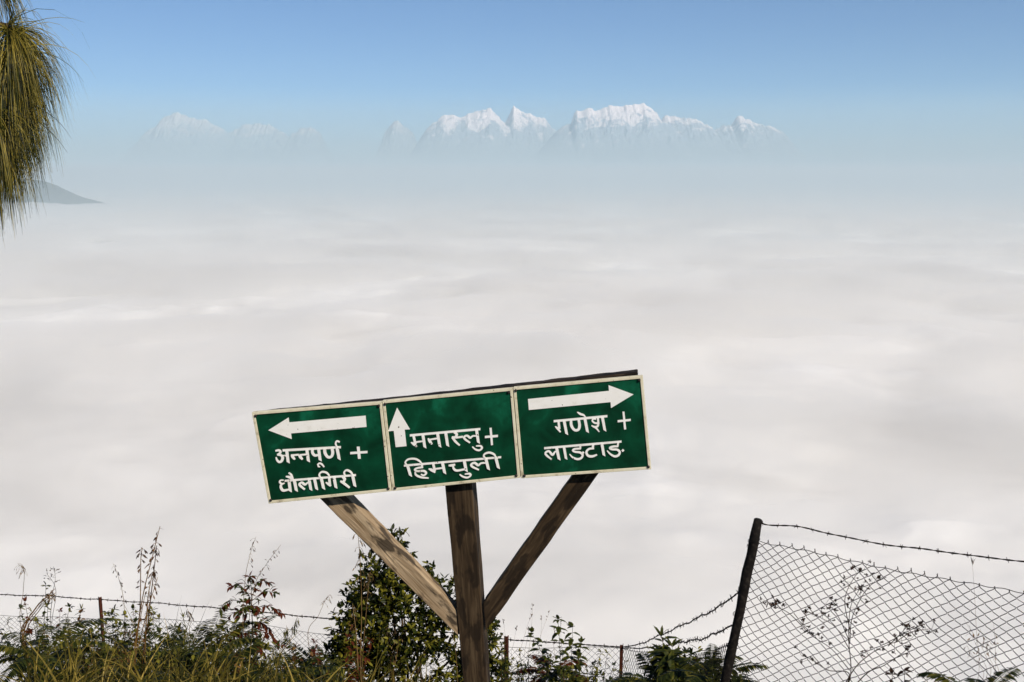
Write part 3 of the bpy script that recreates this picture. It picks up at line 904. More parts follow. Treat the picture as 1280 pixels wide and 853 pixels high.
# mesh between the irons: cells of a few pixels, one joined part
LINE = [A(IRON[0], -0.26), A(IRON[1], -0.26), A((300, 781, 12.7)), A((420, 793, 12.2)), A(IRON[2], -0.12), A((700, 812, 10.8)), A(IRON[3], -0.05), A((850, 815, 8.9)), PT + dirn * 0.86]
LL = [0.0]
for a, b in zip(LINE[:-1], LINE[1:]): LL.append(LL[-1] + (b - a).length)
def line_at(s): return Vector([float(np.interp(s, LL, [c[k] for c in LINE])) for k in range(3)])
mb = MB(); hw, hr = 0.040, 0.036
ncol = int(LL[-1] / hw); nrow = 30
rn2 = random.Random(4)
for k in range(ncol):
    pts = []
    for j in range(nrow):
        s = (k + (j + k) % 2) * hw
        p = line_at(s)
        t = j * hr
        pts.append(p + Vector((0.012 * math.sin(t * 6 + s * 2.3), 0.03 * math.sin(s * 1.7 + t * 2), -t + 0.025 * math.sin(s * 1.3) + 0.012 * math.sin(s * 4.1 + t * 5))))
    mb.tube(pts, 0.0021, 3, cap=False)
mb.tube([line_at(s) + Vector((0, 0, 0.025 * math.sin(s * 1.3) + 0.012 * math.sin(s * 4.1))) for s in np.linspace(0, LL[-1], 200)], 0.0028, 4)
tag(mb.build('wire_mesh', WIRE, RF), None, None, None, 'stuff')
# ================================================================ PLANTS
G_DARK = leaf_mat('dark glossy leaf', (0.006, 0.011, 0.002), (0.026, 0.036, 0.005), (0.21, 0.19, 0.022), 4.0, 0.45, 0.25)
G_MID = leaf_mat('green leaf', (0.009, 0.016, 0.003), (0.042, 0.052, 0.008), (0.22, 0.19, 0.026), 4.0, 0.5, 0.3)
G_FERN = leaf_mat('fern green', (0.008, 0.014, 0.003), (0.042, 0.052, 0.008), (0.20, 0.17, 0.026), 5.0, 0.55, 0.3)
G_BROWNLEAF = leaf_mat('withered leaf', (0.028, 0.013, 0.004), (0.10, 0.045, 0.013), (0.26, 0.14, 0.036), 6.0, 0.6, 0.3)
G_RED = leaf_mat('reddened leaf', (0.030, 0.006, 0.003), (0.085, 0.017, 0.006), (0.20, 0.055, 0.018), 9.0, 0.5, 0.35)
G_REDFERN = leaf_mat('dying fern', (0.06, 0.014, 0.005), (0.16, 0.040, 0.014), (0.16, 0.09, 0.025), 9.0, 0.6, 0.4)
G_GRASS = leaf_mat('long grass', (0.028, 0.028, 0.005), (0.15, 0.115, 0.016), (0.46, 0.33, 0.075), 3.0, 0.5, 0.35)
G_STRAW = leaf_mat('dry straw', (0.07, 0.040, 0.013), (0.17, 0.10, 0.036), (0.36, 0.24, 0.10), 8.0, 0.6, 0.2)
G_BROWN = leaf_mat('dry brown seed', (0.025, 0.011, 0.005), (0.07, 0.030, 0.011), (0.17, 0.085, 0.03), 12.0, 0.7, 0.2)
G_BLACKSEED = leaf_mat('dark seed head', (0.010, 0.006, 0.004), (0.024, 0.012, 0.007), (0.07, 0.035, 0.018), 20.0, 0.8, 0.1)
G_STEM = leaf_mat('woody stem', (0.014, 0.009, 0.005), (0.032, 0.020, 0.010), (0.07, 0.045, 0.022), 20.0, 0.8, 0.0)
G_GREENSTEM = leaf_mat('green stem', (0.018, 0.020, 0.005), (0.045, 0.038, 0.010), (0.09, 0.04, 0.016), 20.0, 0.7, 0.1)
G_REED = leaf_mat('golden reed', (0.06, 0.028, 0.008), (0.15, 0.075, 0.022), (0.30, 0.18, 0.06), 14.0, 0.6, 0.15)
G_PINE = leaf_mat('pine needle', (0.014, 0.018, 0.002), (0.062, 0.072, 0.008), (0.40, 0.31, 0.05), 9.0, 0.42, 0.35, 0.3, 0.95)
BARK = rust_mat('pine bark', (0.03, 0.018, 0.012), (0.08, 0.050, 0.032), (0.14, 0.10, 0.07), 0.9)

UP = Vector((0, 0, 1))
def rvec(r): 
    while True:
        v = Vector((r.uniform(-1, 1), r.uniform(-1, 1), r.uniform(-1, 1)))
        if 0.05 < v.length < 1: return v.normalized()
def leaf(mb, base, d, length, width, nrm=None, curl=0.25, fold=0.22, r=random):
    d = d.normalized()
    if nrm is None: nrm = UP
    side = d.cross(nrm)
    if side.length < 0.05: side = d.cross(Vector((1, 0.3, 0)))
    side.normalize(); n = side.cross(d)
    w = width / 2
    m1, m2 = base + d * length * 0.35 - n * curl * 0.08 * length, base + d * length * 0.7 - n * curl * 0.28 * length
    tip = base + d * length - n * curl * 0.6 * length
    up = n * fold * w
    vs = [base, m1 - side * w + up, m1, m1 + side * w + up, m2 - side * w * 0.8 + up, m2, m2 + side * w * 0.8 + up, tip]
    mb.add(vs, [(0, 2, 1), (0, 3, 2), (1, 2, 5, 4), (2, 3, 6, 5), (4, 5, 7), (5, 6, 7)])
_leaf_meshes = {}
def leaf_part(P, p, d, length, width, mat, r, name='leaf'):
    """one leaf as a part of its own; alike leaves share a mesh"""
    key = (round(length / width, 1), mat.name, r.randrange(3))
    if key not in _leaf_meshes:
        lm = MB(); leaf(lm, Vector((0, 0, 0)), Vector((0, 0, 1)), 1.0, width / length, nrm=Vector((0, -1, 0)), curl=(0.2, 0.5, 0.8)[key[2]])
        me = bpy.data.meshes.new(name); me.from_pydata([tuple(v) for v in lm.v], [], lm.f); me.materials.append(mat)
        _leaf_meshes[key] = me
    o = bpy.data.objects.new(name, _leaf_meshes[key]); COL.objects.link(o); o.parent = P
    o.location = p - parent_origin(P)
    z = d.normalized(); y = -(UP - z * UP.dot(z))
    if y.length < 0.05: y = Vector((0, 1, 0))
    y.normalize(); x = y.cross(z)
    o.rotation_euler = Matrix((x, y, z)).transposed().to_euler()
    s = length * r.uniform(0.8, 1.15); o.scale = (s, s, s)
    return o
def arc(base, d, length, droop, n=6, r=None, wob=0.0):
    """points of a stem that starts along d and bends down under its weight"""
    pts = [Vector(base)]; d = d.normalized()
    for i in range(n):
        d = d + Vector((0, 0, -droop / n))
        if r: d = d + rvec(r) * wob
        d.normalize()
        pts.append(pts[-1] + d * (length / n))
    return pts
def blade(mb, pts, w, r):
    """flat tapering grass blade along points"""
    n = len(pts); vs = []; fs = []
    side = (pts[-1] - pts[0]).cross(UP)
    if side.length < 0.01: side = Vector((r.uniform(-1, 1), r.uniform(-1, 1), 0))
    side.normalize()
    a = r.uniform(-1.2, 1.2); ax = (pts[1] - pts[0]).normalized()
    side = Matrix.Rotation(a, 3, ax) @ side
    for i, p in enumerate(pts):
        t = i / (n - 1); ww = w * (1 - t ** 2.2) * (0.6 + 0.4 * min(1, 4 * t)) / 2
        vs += [p - side * ww, p + side * ww]
    for i in range(n - 1): fs.append((2 * i, 2 * i + 1, 2 * i + 3, 2 * i + 2))
    mb.add(vs, fs)

def plant(name, px, dist, label, cat, group=None):
    """an Empty on the ground under the pixel column px at that distance"""
    x = (px - IMG_W / 2) / FOC * dist
    return empty(name, (x, dist, ground_z(x, dist) - 0.02), label, cat, group)
def z_of(py, dist): return at(640, py, dist).z

# ---- leafy shrub of rosettes inside a crown of ellipsoids
def crown_shrub(name, px, dist, blobs, label, cat, leaf_mat_, seed, n_ros, leaf_l, leaf_w, per=8, group=None, stems=5, depth=0.5, lit=None):
    r = random.Random(seed)
    P = plant(name, px, dist, label, cat, group)
    base = parent_origin(P)
    k = dist / FOC
    B = []
    for (cx, cy, rx, ry) in blobs:
        c = at(cx, cy, dist); B.append((c, rx * k, ry * k, depth * (rx + ry) * k))
    vol = [b[1] * b[2] for b in B]
    fol = MB(); wood = MB()
    hubs = []
    for i, b in enumerate(B):
        pts = [base + Vector((r.uniform(-0.08, 0.08), r.uniform(-0.08, 0.08), 0))]
        mid = base.lerp(b[0], 0.5) + rvec(r) * 0.08
        pts += [mid, b[0]]
        C = [Vector(c) for c in catmull([tuple(p) for p in pts], 5)]
        wood.tube(C, list(np.linspace(0.016, 0.007, len(C))), 6)
        hubs.append(C)
    for _ in range(n_ros):
        i = r.choices(range(len(B)), vol)[0]
        c, rx, rz, ry = B[i]
        u = rvec(r); rad = r.uniform(0.35, 1.0) ** 0.5 * (1 + r.uniform(-0.12, 0.22))
        p = c + Vector((u.x * rx, u.y * ry, u.z * rz)) * rad
        if p.z < base.z + 0.05: continue
        out = (p - c).normalized() + UP * 0.5 + rvec(r) * 0.4
        out.normalize()
        h = r.choice(hubs[i])
        if r.random() < 0.35:
            q = p.lerp(c, 0.45)
            wood.tube([q, q.lerp(p, 0.6) + rvec(r) * 0.01, p], [0.0035, 0.0025, 0.0018], 4)
        nl = r.randint(per - 3, per + 2)
        for j in range(nl):
            d = out * r.uniform(-0.1, 0.9) + rvec(r) * 0.9
            leaf(fol, p - out * r.uniform(0, 0.05), d, leaf_l * r.uniform(0.5, 1.4), leaf_w * r.uniform(0.6, 1.3), nrm=(UP * 0.8 + rvec(r) * 0.7), curl=r.uniform(-0.1, 0.7))
    wood.build('stems', G_STEM, P)
    fol.build('foliage', leaf_mat_, P)
    return P

# ---- upright leafy weed, leaves in pairs up the stems
def weed(name, px, dist, top_py, label, cat, leaf_mat_, seed, stems=4, leaf_l=0.07, leaf_w=0.03, spread=0.25, step=0.045, group=None, droop=0.3, stem_mat=None, bare=0.25, tipfrac=1.0, parts=False):
    r = random.Random(seed)
    P = plant(name, px, dist, label, cat, group)
    base = parent_origin(P)
    H = z_of(top_py, dist) - base.z
    fol = MB(); wood = MB()
    for s in range(stems):
        h = H * (1.0 if s == 0 else r.uniform(0.6, 0.97))
        a = r.uniform(0, 6.28); lean = 0.05 if s == 0 else r.uniform(0.3, 1.0) * spread
        d = Vector((math.cos(a) * lean, math.sin(a) * lean, 1.0))
        pts = arc(base + Vector((math.cos(a), math.sin(a), 0)) * r.uniform(0, 0.06), d, h * 1.02, r.uniform(-0.05, 0.25), 8, r, 0.05)
        if s == 0:
            sh = base.z + H - pts[-1].z
            pts = [p + Vector((0, 0, sh * i / 8)) for i, p in enumerate(pts)]
        wood.tube(pts, list(np.linspace(0.0045, 0.0015, len(pts))), 5)
        C = [Vector(c) for c in catmull([tuple(p) for p in pts], 4)]
        L = 0.0; rot = r.uniform(0, 6); acc = 0
        for i in range(1, len(C)):
            seg = (C[i] - C[i - 1]).length; acc += seg
            t = i / len(C)
            if t < bare: continue
            while acc > step:
                acc -= step; rot += 1.9
                size = 1.0 - 0.45 * t * tipfrac
                for q in range(r.choice((1, 2, 2))):
                    an = rot + math.pi * q + r.uniform(-0.4, 0.4)
                    dd = Vector((math.cos(an), math.sin(an), r.uniform(-droop, 0.45)))
                    if parts: leaf_part(P, C[i], dd, leaf_l * size, leaf_w * size, leaf_mat_, r)
                    else: leaf(fol, C[i], dd, leaf_l * size * r.uniform(0.7, 1.2), leaf_w * size * r.uniform(0.8, 1.2), curl=r.uniform(0.1, 0.8))
        for q in range(5):
            if parts: leaf_part(P, pts[-1], rvec(r) + UP * 0.8, leaf_l * 0.6, leaf_w * 0.6, leaf_mat_, r)
            else: leaf(fol, pts[-1], rvec(r) + UP * 0.8, leaf_l * 0.6, leaf_w * 0.6, curl=0.3)
    wood.build('stems', stem_mat or G_GREENSTEM, P)
    if fol.v: fol.build('foliage', leaf_mat_, P)
    return P

# ---- fern: arching fronds with pinnae
def fern(name, px, dist, top_py, label, seed, fronds=9, length=0.55, group=None, mat=None, spread=1.0, pin=0.10, dirs=None):
    r = random.Random(seed)
    P = plant(name, px, dist, label, 'fern', group)
    base = parent_origin(P)
    H = max(0.25, z_of(top_py, dist) - base.z)
    rise = max(0.0, H - length * 0.62)
    crown = base + UP * rise
    if rise > 0.06:
        st = MB(); st.tube([base, base.lerp(crown, 0.5) + rvec(r) * 0.02, crown], [0.012, 0.01, 0.008], 6); st.build('stalk', G_STEM, P)
    for f in range(fronds):
        a = dirs[f] if dirs and f < len(dirs) else 2 * math.pi * f / fronds + r.uniform(-0.3, 0.3)
        L = length * r.uniform(0.75, 1.1)
        d = Vector((math.cos(a) * spread, math.sin(a) * spread, r.uniform(0.9, 1.6)))
        pts = arc(crown, d, L, r.uniform(1.0, 1.9), 12, r, 0.03)
        mb = MB()
        mb.tube(pts, list(np.linspace(0.003, 0.0009, len(pts))), 4)
        C = [Vector(c) for c in catmull([tuple(p) for p in pts], 3)]
        n = len(C)
        for i in range(int(n * 0.16), n):
            t = i / n
            ax = (C[min(i + 1, n - 1)] - C[i - 1]).normalized()
            sd = ax.cross(UP)
            if sd.length < 0.05: sd = Vector((1, 0, 0))
            sd.normalize()
            pl_ = pin * math.sin(math.pi * min(1.0, 0.18 + 0.85 * (1 - t))) * (1.15 - 0.5 * t) * r.uniform(0.85, 1.1)
            for sg in (-1, 1):
                leaf(mb, C[i], sd * sg + ax * 0.45 - UP * r.uniform(0.05, 0.35), pl_, pl_ * 0.26, nrm=UP, curl=r.uniform(0.1, 0.5), fold=0.1)
        mb.build('frond', mat or G_FERN, P)
    return P

# ---- tuft of long arching grass
def grass_tuft(name, px, dist, top_py, label, seed, n=45, w=0.013, group=None, mat=None, spread=0.5):
    r = random.Random(seed)
    P = plant(name, px, dist, label, 'grass', group)
    base = parent_origin(P)
    H = max(0.3, z_of(top_py, dist) - base.z)
    mb = MB()
    for i in range(n):
        a = r.uniform(0, 6.28)
        d = Vector((math.cos(a) * r.uniform(0.1, spread), math.sin(a) * r.uniform(0.1, spread), 1.0))
        L = H * r.uniform(0.7, 1.35)
        blade(mb, arc(base + Vector((r.uniform(-0.09, 0.09), r.uniform(-0.09, 0.09), 0)), d, L, r.uniform(0.5, 1.9), 8, r, 0.03), w * r.uniform(0.6, 1.2), r)
    mb.build('blades', mat or G_GRASS, P)
    return P

# ---- flowering grass: stem traced by pixels, drooping spikelets at the top
def panicle(mb_s, mb_f, pts, r, head=0.4, n=16, sl=0.03, sw=0.006, droop=0.8, stem_r=0.0022, branch=0.05):
    C = [Vector(c) for c in catmull([tuple(p) for p in pts], 8)] if len(pts) > 2 else [Vector(pts[0]).lerp(Vector(pts[1]), t) for t in np.linspace(0, 1, 12)]
    mb_s.tube(C, list(np.linspace(stem_r, stem_r * 0.35, len(C))), 5)
    m = len(C)
    for k in range(n):
        t = 1 - head * (k / n) ** 1.0 - r.uniform(0, 0.02)
        p = C[min(m - 1, int(t * (m - 1)))]
        d = Vector((r.uniform(-1, 1), r.uniform(-0.5, 0.5), r.uniform(-0.1, 0.8)))
        b = arc(p, d, branch * r.uniform(0.4, 1.3), droop * 2, 4)
        mb_s.tube(b, [stem_r * 0.3] * len(b), 3, cap=False)
        for q in range(r.choice((1, 2, 2, 3))):
            dd = (b[-1] - b[-2]).normalized() + Vector((r.uniform(-0.4, 0.4), r.uniform(-0.4, 0.4), -droop * r.uniform(0.3, 1.0)))
            leaf(mb_f, b[-1 - (q % 2)], dd, sl * r.uniform(0.7, 1.2), sw * r.uniform(0.8, 1.2), nrm=rvec(r), curl=0.2)
def reed(name, px, dist, stems, label, seed, group=None, mat_s=None, mat_f=None, blades=8, head=0.4, n=16, sl=0.03, sw=0.006, droop=0.8, stem_r=0.0032, branch=0.05, blade_h=0.5, cat='grass'):
    """stems: lists of photo pixels from low to high; each one is led down to the ground"""
    r = random.Random(seed)
    P = plant(name, px, dist, label, cat, group)
    base = parent_origin(P)
    S, F, Bm = MB(), MB(), MB()
    for st in stems:
        pts = [base + Vector((r.uniform(-0.05, 0.05), r.uniform(-0.04, 0.04), 0))]
        off = r.uniform(-0.08, 0.08)
        pts += [at(x, y, dist + off) for x, y in st]
        panicle(S, F, pts, r, head, n, sl, sw, droop, stem_r, branch)
    top = max(at(*st[-1], dist).z for st in stems)
    for i in range(blades):
        a = r.uniform(0, 6.28)
        d = Vector((math.cos(a) * 0.3, math.sin(a) * 0.3, 1.0))
        blade(Bm, arc(base, d, (top - base.z) * blade_h * r.uniform(0.6, 1.2), r.uniform(0.6, 1.8), 8, r, 0.04), 0.010, r)
    S.build('stems', mat_s or G_STRAW, P)
    F.build('seed_heads', mat_f or G_BROWN, P)
    if blades: Bm.build('blades', G_GRASS, P)
    return P

# ---------------- the thicket, from the rusty irons to the sign
BUSH = crown_shrub('leafy_bush', 500, 9.4, [(490, 680, 20, 24), (484, 708, 38, 34), (474, 745, 44, 44), (452, 795, 38, 40), (505, 770, 60, 55), (556, 755, 40, 42), (600, 795, 26, 40), (446, 842, 58, 45), (525, 840, 80, 55), (602, 845, 40, 45), (530, 722, 22, 16), (440, 770, 24, 22), (418, 810, 20, 20)],
                   'tall dark green bush growing behind the wooden post of the sign', 'bush', G_DARK, 21, 1700, 0.058, 0.027, per=8, depth=0.42)

RED_STEMS = plant('red_leaf_shrub', 312, 9.0, 'shrub with dark reddened compound leaves under two thin seed stalks', 'shrub')
def compound_shrub(P, px, dist, tops, seed):
    """long leaf stalks with paired hanging leaflets, every leaflet a part of its own"""
    r = random.Random(seed); base = parent_origin(P)
    wood = MB()
    count = 0
    stem = [base, at(px + 6, 840, dist), at(px + 2, 790, dist), at(px, 740, dist)]
    wood.tube([Vector(c) for c in catmull([tuple(p) for p in stem], 6)], list(np.linspace(0.009, 0.003, 19)), 6)
    for (sx, sy, ex, ey, dy) in tops:
        a, b = at(sx, sy, dist), at(ex, ey, dist + dy)
        mid = a.lerp(b, 0.55) + UP * 0.05
        C = [Vector(c) for c in catmull([tuple(a), tuple(mid), tuple(b)], 5)]
        wood.tube(C, list(np.linspace(0.003, 0.001, len(C))), 4)
        for i in range(1, len(C)):
            ax = (C[i] - C[i - 1]).normalized(); sd = ax.cross(UP).normalized()
            for sg in (-1, 1):
                if count >= 290: continue
                d = rvec(r) * 0.9 + sd * sg * 0.3 + ax * 0.45 - UP * (r.uniform(0.0, 0.5) if C[i].z > at(px, 760, dist).z else r.uniform(0.4, 1.2))
                up_ = C[i].z > at(px, 768, dist).z
                leaf_part(P, C[i], d, r.uniform(0.05, 0.085), 0.030, (G_DARK if (up_ and r.random() < 0.45) else G_RED), r, 'leaflet'); count += 1
    wood.build('stalks', G_STEM, P)
compound_shrub(RED_STEMS, 314, 9.0, [(312, 745, 290, 733, -.1), (314, 740, 335, 728, .1), (312, 755, 275, 760, -.15), (314, 752, 345, 742, .1), (312, 768, 282, 775, .15), (314, 762, 352, 766, -.1), (313, 775, 290, 796, -.1), (314, 778, 340, 792, .12),
    (314, 790, 352, 806, -.1), (312, 790, 272, 802, .1), (314, 735, 312, 722, .1), (314, 757, 326, 775, -.3), (312, 758, 300, 770, -.3), (314, 800, 330, 818, -.2), (313, 748, 300, 742, .2), (314, 746, 328, 740, -.2), (312, 765, 288, 764, -.25), (314, 770, 338, 778, .2), (313, 785, 302, 800, .2), (314, 784, 322, 800, -.2), (313, 738, 296, 727, .1), (314, 758, 340, 756, -.2)], 8)

weed('red_leaf_plant', 418, 8.8, 792, 'small dark red leafy plant at the foot of the tall dark bush', 'plant', G_RED, 15, stems=9, leaf_l=0.075, leaf_w=0.036, spread=0.45, step=0.05, bare=0.4, parts=True)
weed('red_leaf_plant', 12, 9.2, 752, 'weed with one red leaf cluster beside the leaning dry straw', 'plant', G_RED, 16, stems=2, leaf_l=0.07, leaf_w=0.04, spread=0.2, step=0.05, bare=0.7, parts=True)

MARKS = [(48, 8.0, 'the dry straw'), (125, 13.6, 'the rusty post'), (178, 8.2, 'the tall reeds'), (235, 8.8, 'the curled grass head'), (312, 9.0, 'the reddened shrub'), (395, 9.6, 'the nodding plume'), (451, 8.4, 'the dry cane'), (530, 9.4, 'the tall bush')]
def beside(px, dist):
    m = min(MARKS, key=lambda q: abs(q[0] - px))
    if abs(m[0] - px) < 20: return ('before ' if dist < m[1] else 'behind ') + m[2]
    two = sorted(sorted(MARKS, key=lambda q: abs(q[0] - px))[:2])
    if two[0][0] <= px <= two[1][0]: return 'between ' + two[0][2] + ' and ' + two[1][2]
    return 'beside ' + m[2]
GL = 'leafy weeds of the thicket'
weeds = [(8, 8.4, 738), (20, 9.4, 762), (42, 9.2, 775), (64, 8.4, 792), (84, 9.8, 784), (100, 8.8, 772), (118, 9.2, 764), (136, 10.0, 770), (150, 8.8, 768), (168, 9.4, 772), (190, 9.6, 776), (210, 8.6, 788), (228, 9.8, 786), (250, 8.9, 794), (270, 9.6, 786), (290, 8.5, 800), (328, 9.6, 802), (346, 8.8, 812), (366, 9.4, 816), (388, 8.8, 820), (30, 8.0, 800), (58, 7.8, 818), (92, 8.0, 808), (126, 8.1, 806), (160, 8.0, 812), (196, 8.0, 815), (232, 8.0, 815), (268, 8.0, 820), (304, 8.1, 826), (338, 8.0, 832), (376, 8.2, 834), (408, 8.3, 832)]
for i, (px, d, ty) in enumerate(weeds):
    nar = i % 3 == 1
    weed('leafy_weed', px, d, ty, ('narrow-leaved' if nar else 'broad-leaved') + (' withered brown' if i % 5 == 2 else ' green' if i % 2 else ' dark green') + ' weed ' + beside(px, d), 'plant', G_BROWNLEAF if i % 5 == 2 else G_MID if i % 2 else G_DARK, 100 + i, stems=10, leaf_l=0.10 if nar else 0.075 + 0.01 * (i % 4), leaf_w=0.019 if nar else 0.036 + 0.006 * (i % 3), spread=0.5, step=0.036, group=GL, droop=0.5, bare=0.15)
FL = 'ferns of the thicket'
ferns = [(14, 7.8, 762, .65), (32, 8.6, 772, .6), (62, 9.2, 798, .5), (105, 8.4, 808, .5), (150, 9.4, 792, .55), (205, 9.0, 786, .5), (238, 8.6, 775, .6), (275, 9.2, 780, .5), (255, 8.0, 800, .55), (345, 8.5, 816, .5), (385, 9.0, 808, .45), (120, 7.6, 828, .5), (310, 7.8, 832, .5)]
for i, (px, d, ty, L) in enumerate(ferns):
    fern('fern', px, d, ty, 'dark green arching fern ' + beside(px, d), 200 + i, fronds=10, length=L, group=FL)
TL2 = 'grass tufts of the thicket'
tufts = [(50, 7.6, 796), (22, 7.4, 815), (85, 7.8, 796), (125, 7.7, 806), (165, 7.9, 788), (200, 7.6, 800), (228, 8.1, 788), (258, 7.7, 805), (292, 8.0, 796), (325, 7.6, 824), (360, 8.0, 822), (395, 7.7, 832), (440, 7.7, 828), (480, 7.9, 822), (530, 7.8, 828), (185, 8.6, 776), (5, 7.2, 800), (105, 7.4, 815), (215, 7.4, 812), (275, 7.4, 820), (12, 6.6, 812), (36, 6.4, 800), (64, 6.7, 806), (95, 6.5, 818), (140, 6.6, 808), (172, 6.5, 796), (190, 6.8, 804), (240, 6.6, 808), (262, 6.4, 820), (300, 6.7, 816), (345, 6.6, 832)]
for i, (px, d, ty) in enumerate(tufts):
    grass_tuft('grass_tuft', px, d, ty, 'tuft of long yellow-green grass ' + beside(px, d), 300 + i, n=34, group=TL2, spread=0.8)

# tall seeding grasses
reed('reed_grass', 178, 8.2, [[(168, 850), (176, 760), (192, 690), (200, 658)], [(178, 850), (186, 770), (194, 700), (196, 682)], [(170, 850), (175, 760), (176, 700), (178, 685)], [(183, 850), (184, 760), (190, 720), (193, 714)], [(168, 850), (180, 780), (197, 722)], [(160, 850), (172, 790), (182, 740)]],
     'tallest golden reed grass with brown drooping seed heads near the thin rusty post', 41, n=15, sl=0.040, sw=0.011, head=0.42, stem_r=0.0062, branch=0.022, blades=16, blade_h=0.6, mat_s=G_REED, droop=0.7)
reed('seeding_grass', 150, 9.2, [[(158, 830), (155, 755), (148, 722), (141, 704)]], 'dark one-sided grass spike leaning out between the thin rusty post and the reeds', 42, n=16, sl=0.03, sw=0.008, head=0.5, branch=0.02, blades=3, mat_f=G_BLACKSEED)
reed('seeding_grass', 28, 9.0, [[(27, 790), (29, 740), (30, 715), (22, 704)]], 'pale feathery grass plume nodding over the weeds by the wire', 43, n=16, sl=0.03, sw=0.005, head=0.25, droop=1.0, branch=0.05, blades=3, mat_f=G_STRAW)
reed('seeding_grass', 66, 9.4, [[(66, 800), (65, 750), (69, 725), (67, 708)], [(66, 800), (70, 740), (58, 716)]], 'thin dark wiry stalk with tiny round seeds between straw and rusty post', 44, n=9, sl=0.018, sw=0.010, head=0.22, droop=0.1, branch=0.04, blades=2, mat_f=G_BLACKSEED, mat_s=G_STEM)
reed('straw_bundle', 22, 8.0, [[(28, 800), (44, 762), (69, 736)], [(30, 800), (48, 760), (66, 738)], [(26, 800), (42, 768), (64, 744)], [(30, 802), (46, 758), (70, 741)], [(32, 802), (50, 762), (67, 746)]], 'bundle of bent dry straw leaning across the wire', 45, n=7, sl=0.03, sw=0.005, head=0.1, blades=0, mat_f=G_STRAW, stem_r=0.0055, branch=0.02, mat_s=G_REED)
reed('seeding_grass', 310, 8.7, [[(306, 800), (306, 730), (313, 692), (320, 671)]], 'upright thin seed stalk rising from the reddened shrub', 46, n=15, sl=0.026, sw=0.007, head=0.32, branch=0.03, blades=3, mat_f=G_BROWN)
reed('seeding_grass', 318, 8.9, [[(312, 800), (318, 735), (330, 710), (351, 681)]], 'slanting thin seed stalk rising from the reddened shrub', 47, n=16, sl=0.026, sw=0.007, head=0.36, branch=0.035, blades=3, mat_f=G_BROWN)
reed('seeding_grass', 395, 9.6, [[(385, 800), (398, 770), (406, 752), (413, 743)]], 'small nodding grass plume between the reddened shrub and the tall bush', 48, n=12, sl=0.022, sw=0.005, head=0.28, branch=0.045, droop=1.0, blades=3, mat_f=G_STRAW)
reed('seeding_grass', 365, 9.3, [[(362, 820), (366, 790), (372, 770)], [(370, 830), (360, 800), (358, 782)]], 'drooping narrow green grass head by the sagging wire', 49, n=18, sl=0.06, sw=0.008, head=0.3, branch=0.02, droop=1.2, blades=6, mat_f=G_MID)
reed('seeding_grass', 236, 8.8, [[(238, 800), (239, 775), (234, 761)]], 'dark curled grass head above the ferns near the reeds', 50, n=16, sl=0.035, sw=0.008, head=0.3, branch=0.02, droop=1.0, blades=4, mat_f=G_BLACKSEED)
reed('dry_cane', 451, 8.4, [[(451, 850), (452, 760), (450, 700), (447, 664)], [(452, 850), (460, 740), (463, 715)], [(449, 850), (445, 790), (440, 752)]], 'pale dry cane with drooping seed tufts in front of the tall bush', 51, n=12, sl=0.035, sw=0.008, head=0.35, branch=0.05, droop=1.0, blades=4, stem_r=0.0050, mat_f=G_STRAW, cat='cane')
reed('dry_cane', 490, 8.3, [[(492, 850), (496, 820), (499, 795)], [(490, 850), (488, 830), (492, 812)]], 'short bent straw stalk low in front of the tall bush', 52, n=4, sl=0.03, sw=0.006, head=0.2, blades=3, stem_r=0.004, mat_f=G_STRAW, cat='cane')
reed('dry_cane', 565, 8.5, [[(572, 850), (570, 820), (566, 790), (563, 775)]], 'thin trailing straw stalk beside the sign post, before the bush', 53, n=4, sl=0.03, sw=0.006, head=0.2, blades=2, stem_r=0.003, mat_f=G_STRAW, cat='cane')
reed('seeding_grass', 662, 10.0, [[(650, 830), (657, 790), (665, 768)], [(660, 830), (664, 790), (666, 754)], [(668, 830), (674, 800), (688, 762)], [(640, 830), (643, 800), (646, 784)], [(672, 830), (676, 795), (677, 770)], [(655, 830), (659, 800), (661, 785)], [(634, 830), (632, 800), (629, 774)], [(690, 830), (692, 805), (693, 786)], [(700, 830), (701, 800), (701, 776)]],
     'spray of hair-thin pale grasses between the sign post and the sapling', 54, n=5, sl=0.024, sw=0.006, head=0.10, branch=0.008, droop=-0.6, blades=10, blade_h=0.4, stem_r=0.0016, mat_f=G_BROWN)

# between the sign post and the black fence post
weed('sapling', 716, 9.2, 770, 'leafy sapling with broad leaf tufts rising above the low wire', 'sapling', G_DARK, 61, stems=5, leaf_l=0.105, leaf_w=0.050, spread=0.28, step=0.042, bare=0.45, tipfrac=0.2, stem_mat=G_STEM, parts=True)
fern('fern', 692, 9.5, 812, 'rust-red dying fern beside the sapling', 62, fronds=8, length=0.45, mat=G_REDFERN)
GR = 'low green weeds under the sagging wire'
for i, (px, d, ty) in enumerate([(628, 9.0, 812), (640, 9.4, 818), (664, 9.8, 822), (685, 9.0, 826), (706, 9.6, 818), (735, 9.2, 816), (752, 9.0, 832), (648, 8.6, 832), (722, 8.6, 834), (780, 9.0, 838)]):
    weed('leafy_weed', px, d, ty, ('dark' if i % 2 else 'bright') + ' green low weed ' + ('before' if d < 9.0 else 'under') + ' the sagging wire, ' + ('towards the sign post' if px < 690 else 'towards the rusty post near the black one'), 'plant', G_DARK if i % 2 else G_MID, 400 + i, stems=8, leaf_l=0.07, leaf_w=0.028, spread=0.6, step=0.034, group=GR, droop=0.5)
weed('leafy_weed', 756, 9.6, 818, 'sprig with narrow drooping leaves beside the thin rusty post under the wires', 'plant', G_DARK, 420, stems=3, leaf_l=0.09, leaf_w=0.02, spread=0.4, step=0.05)
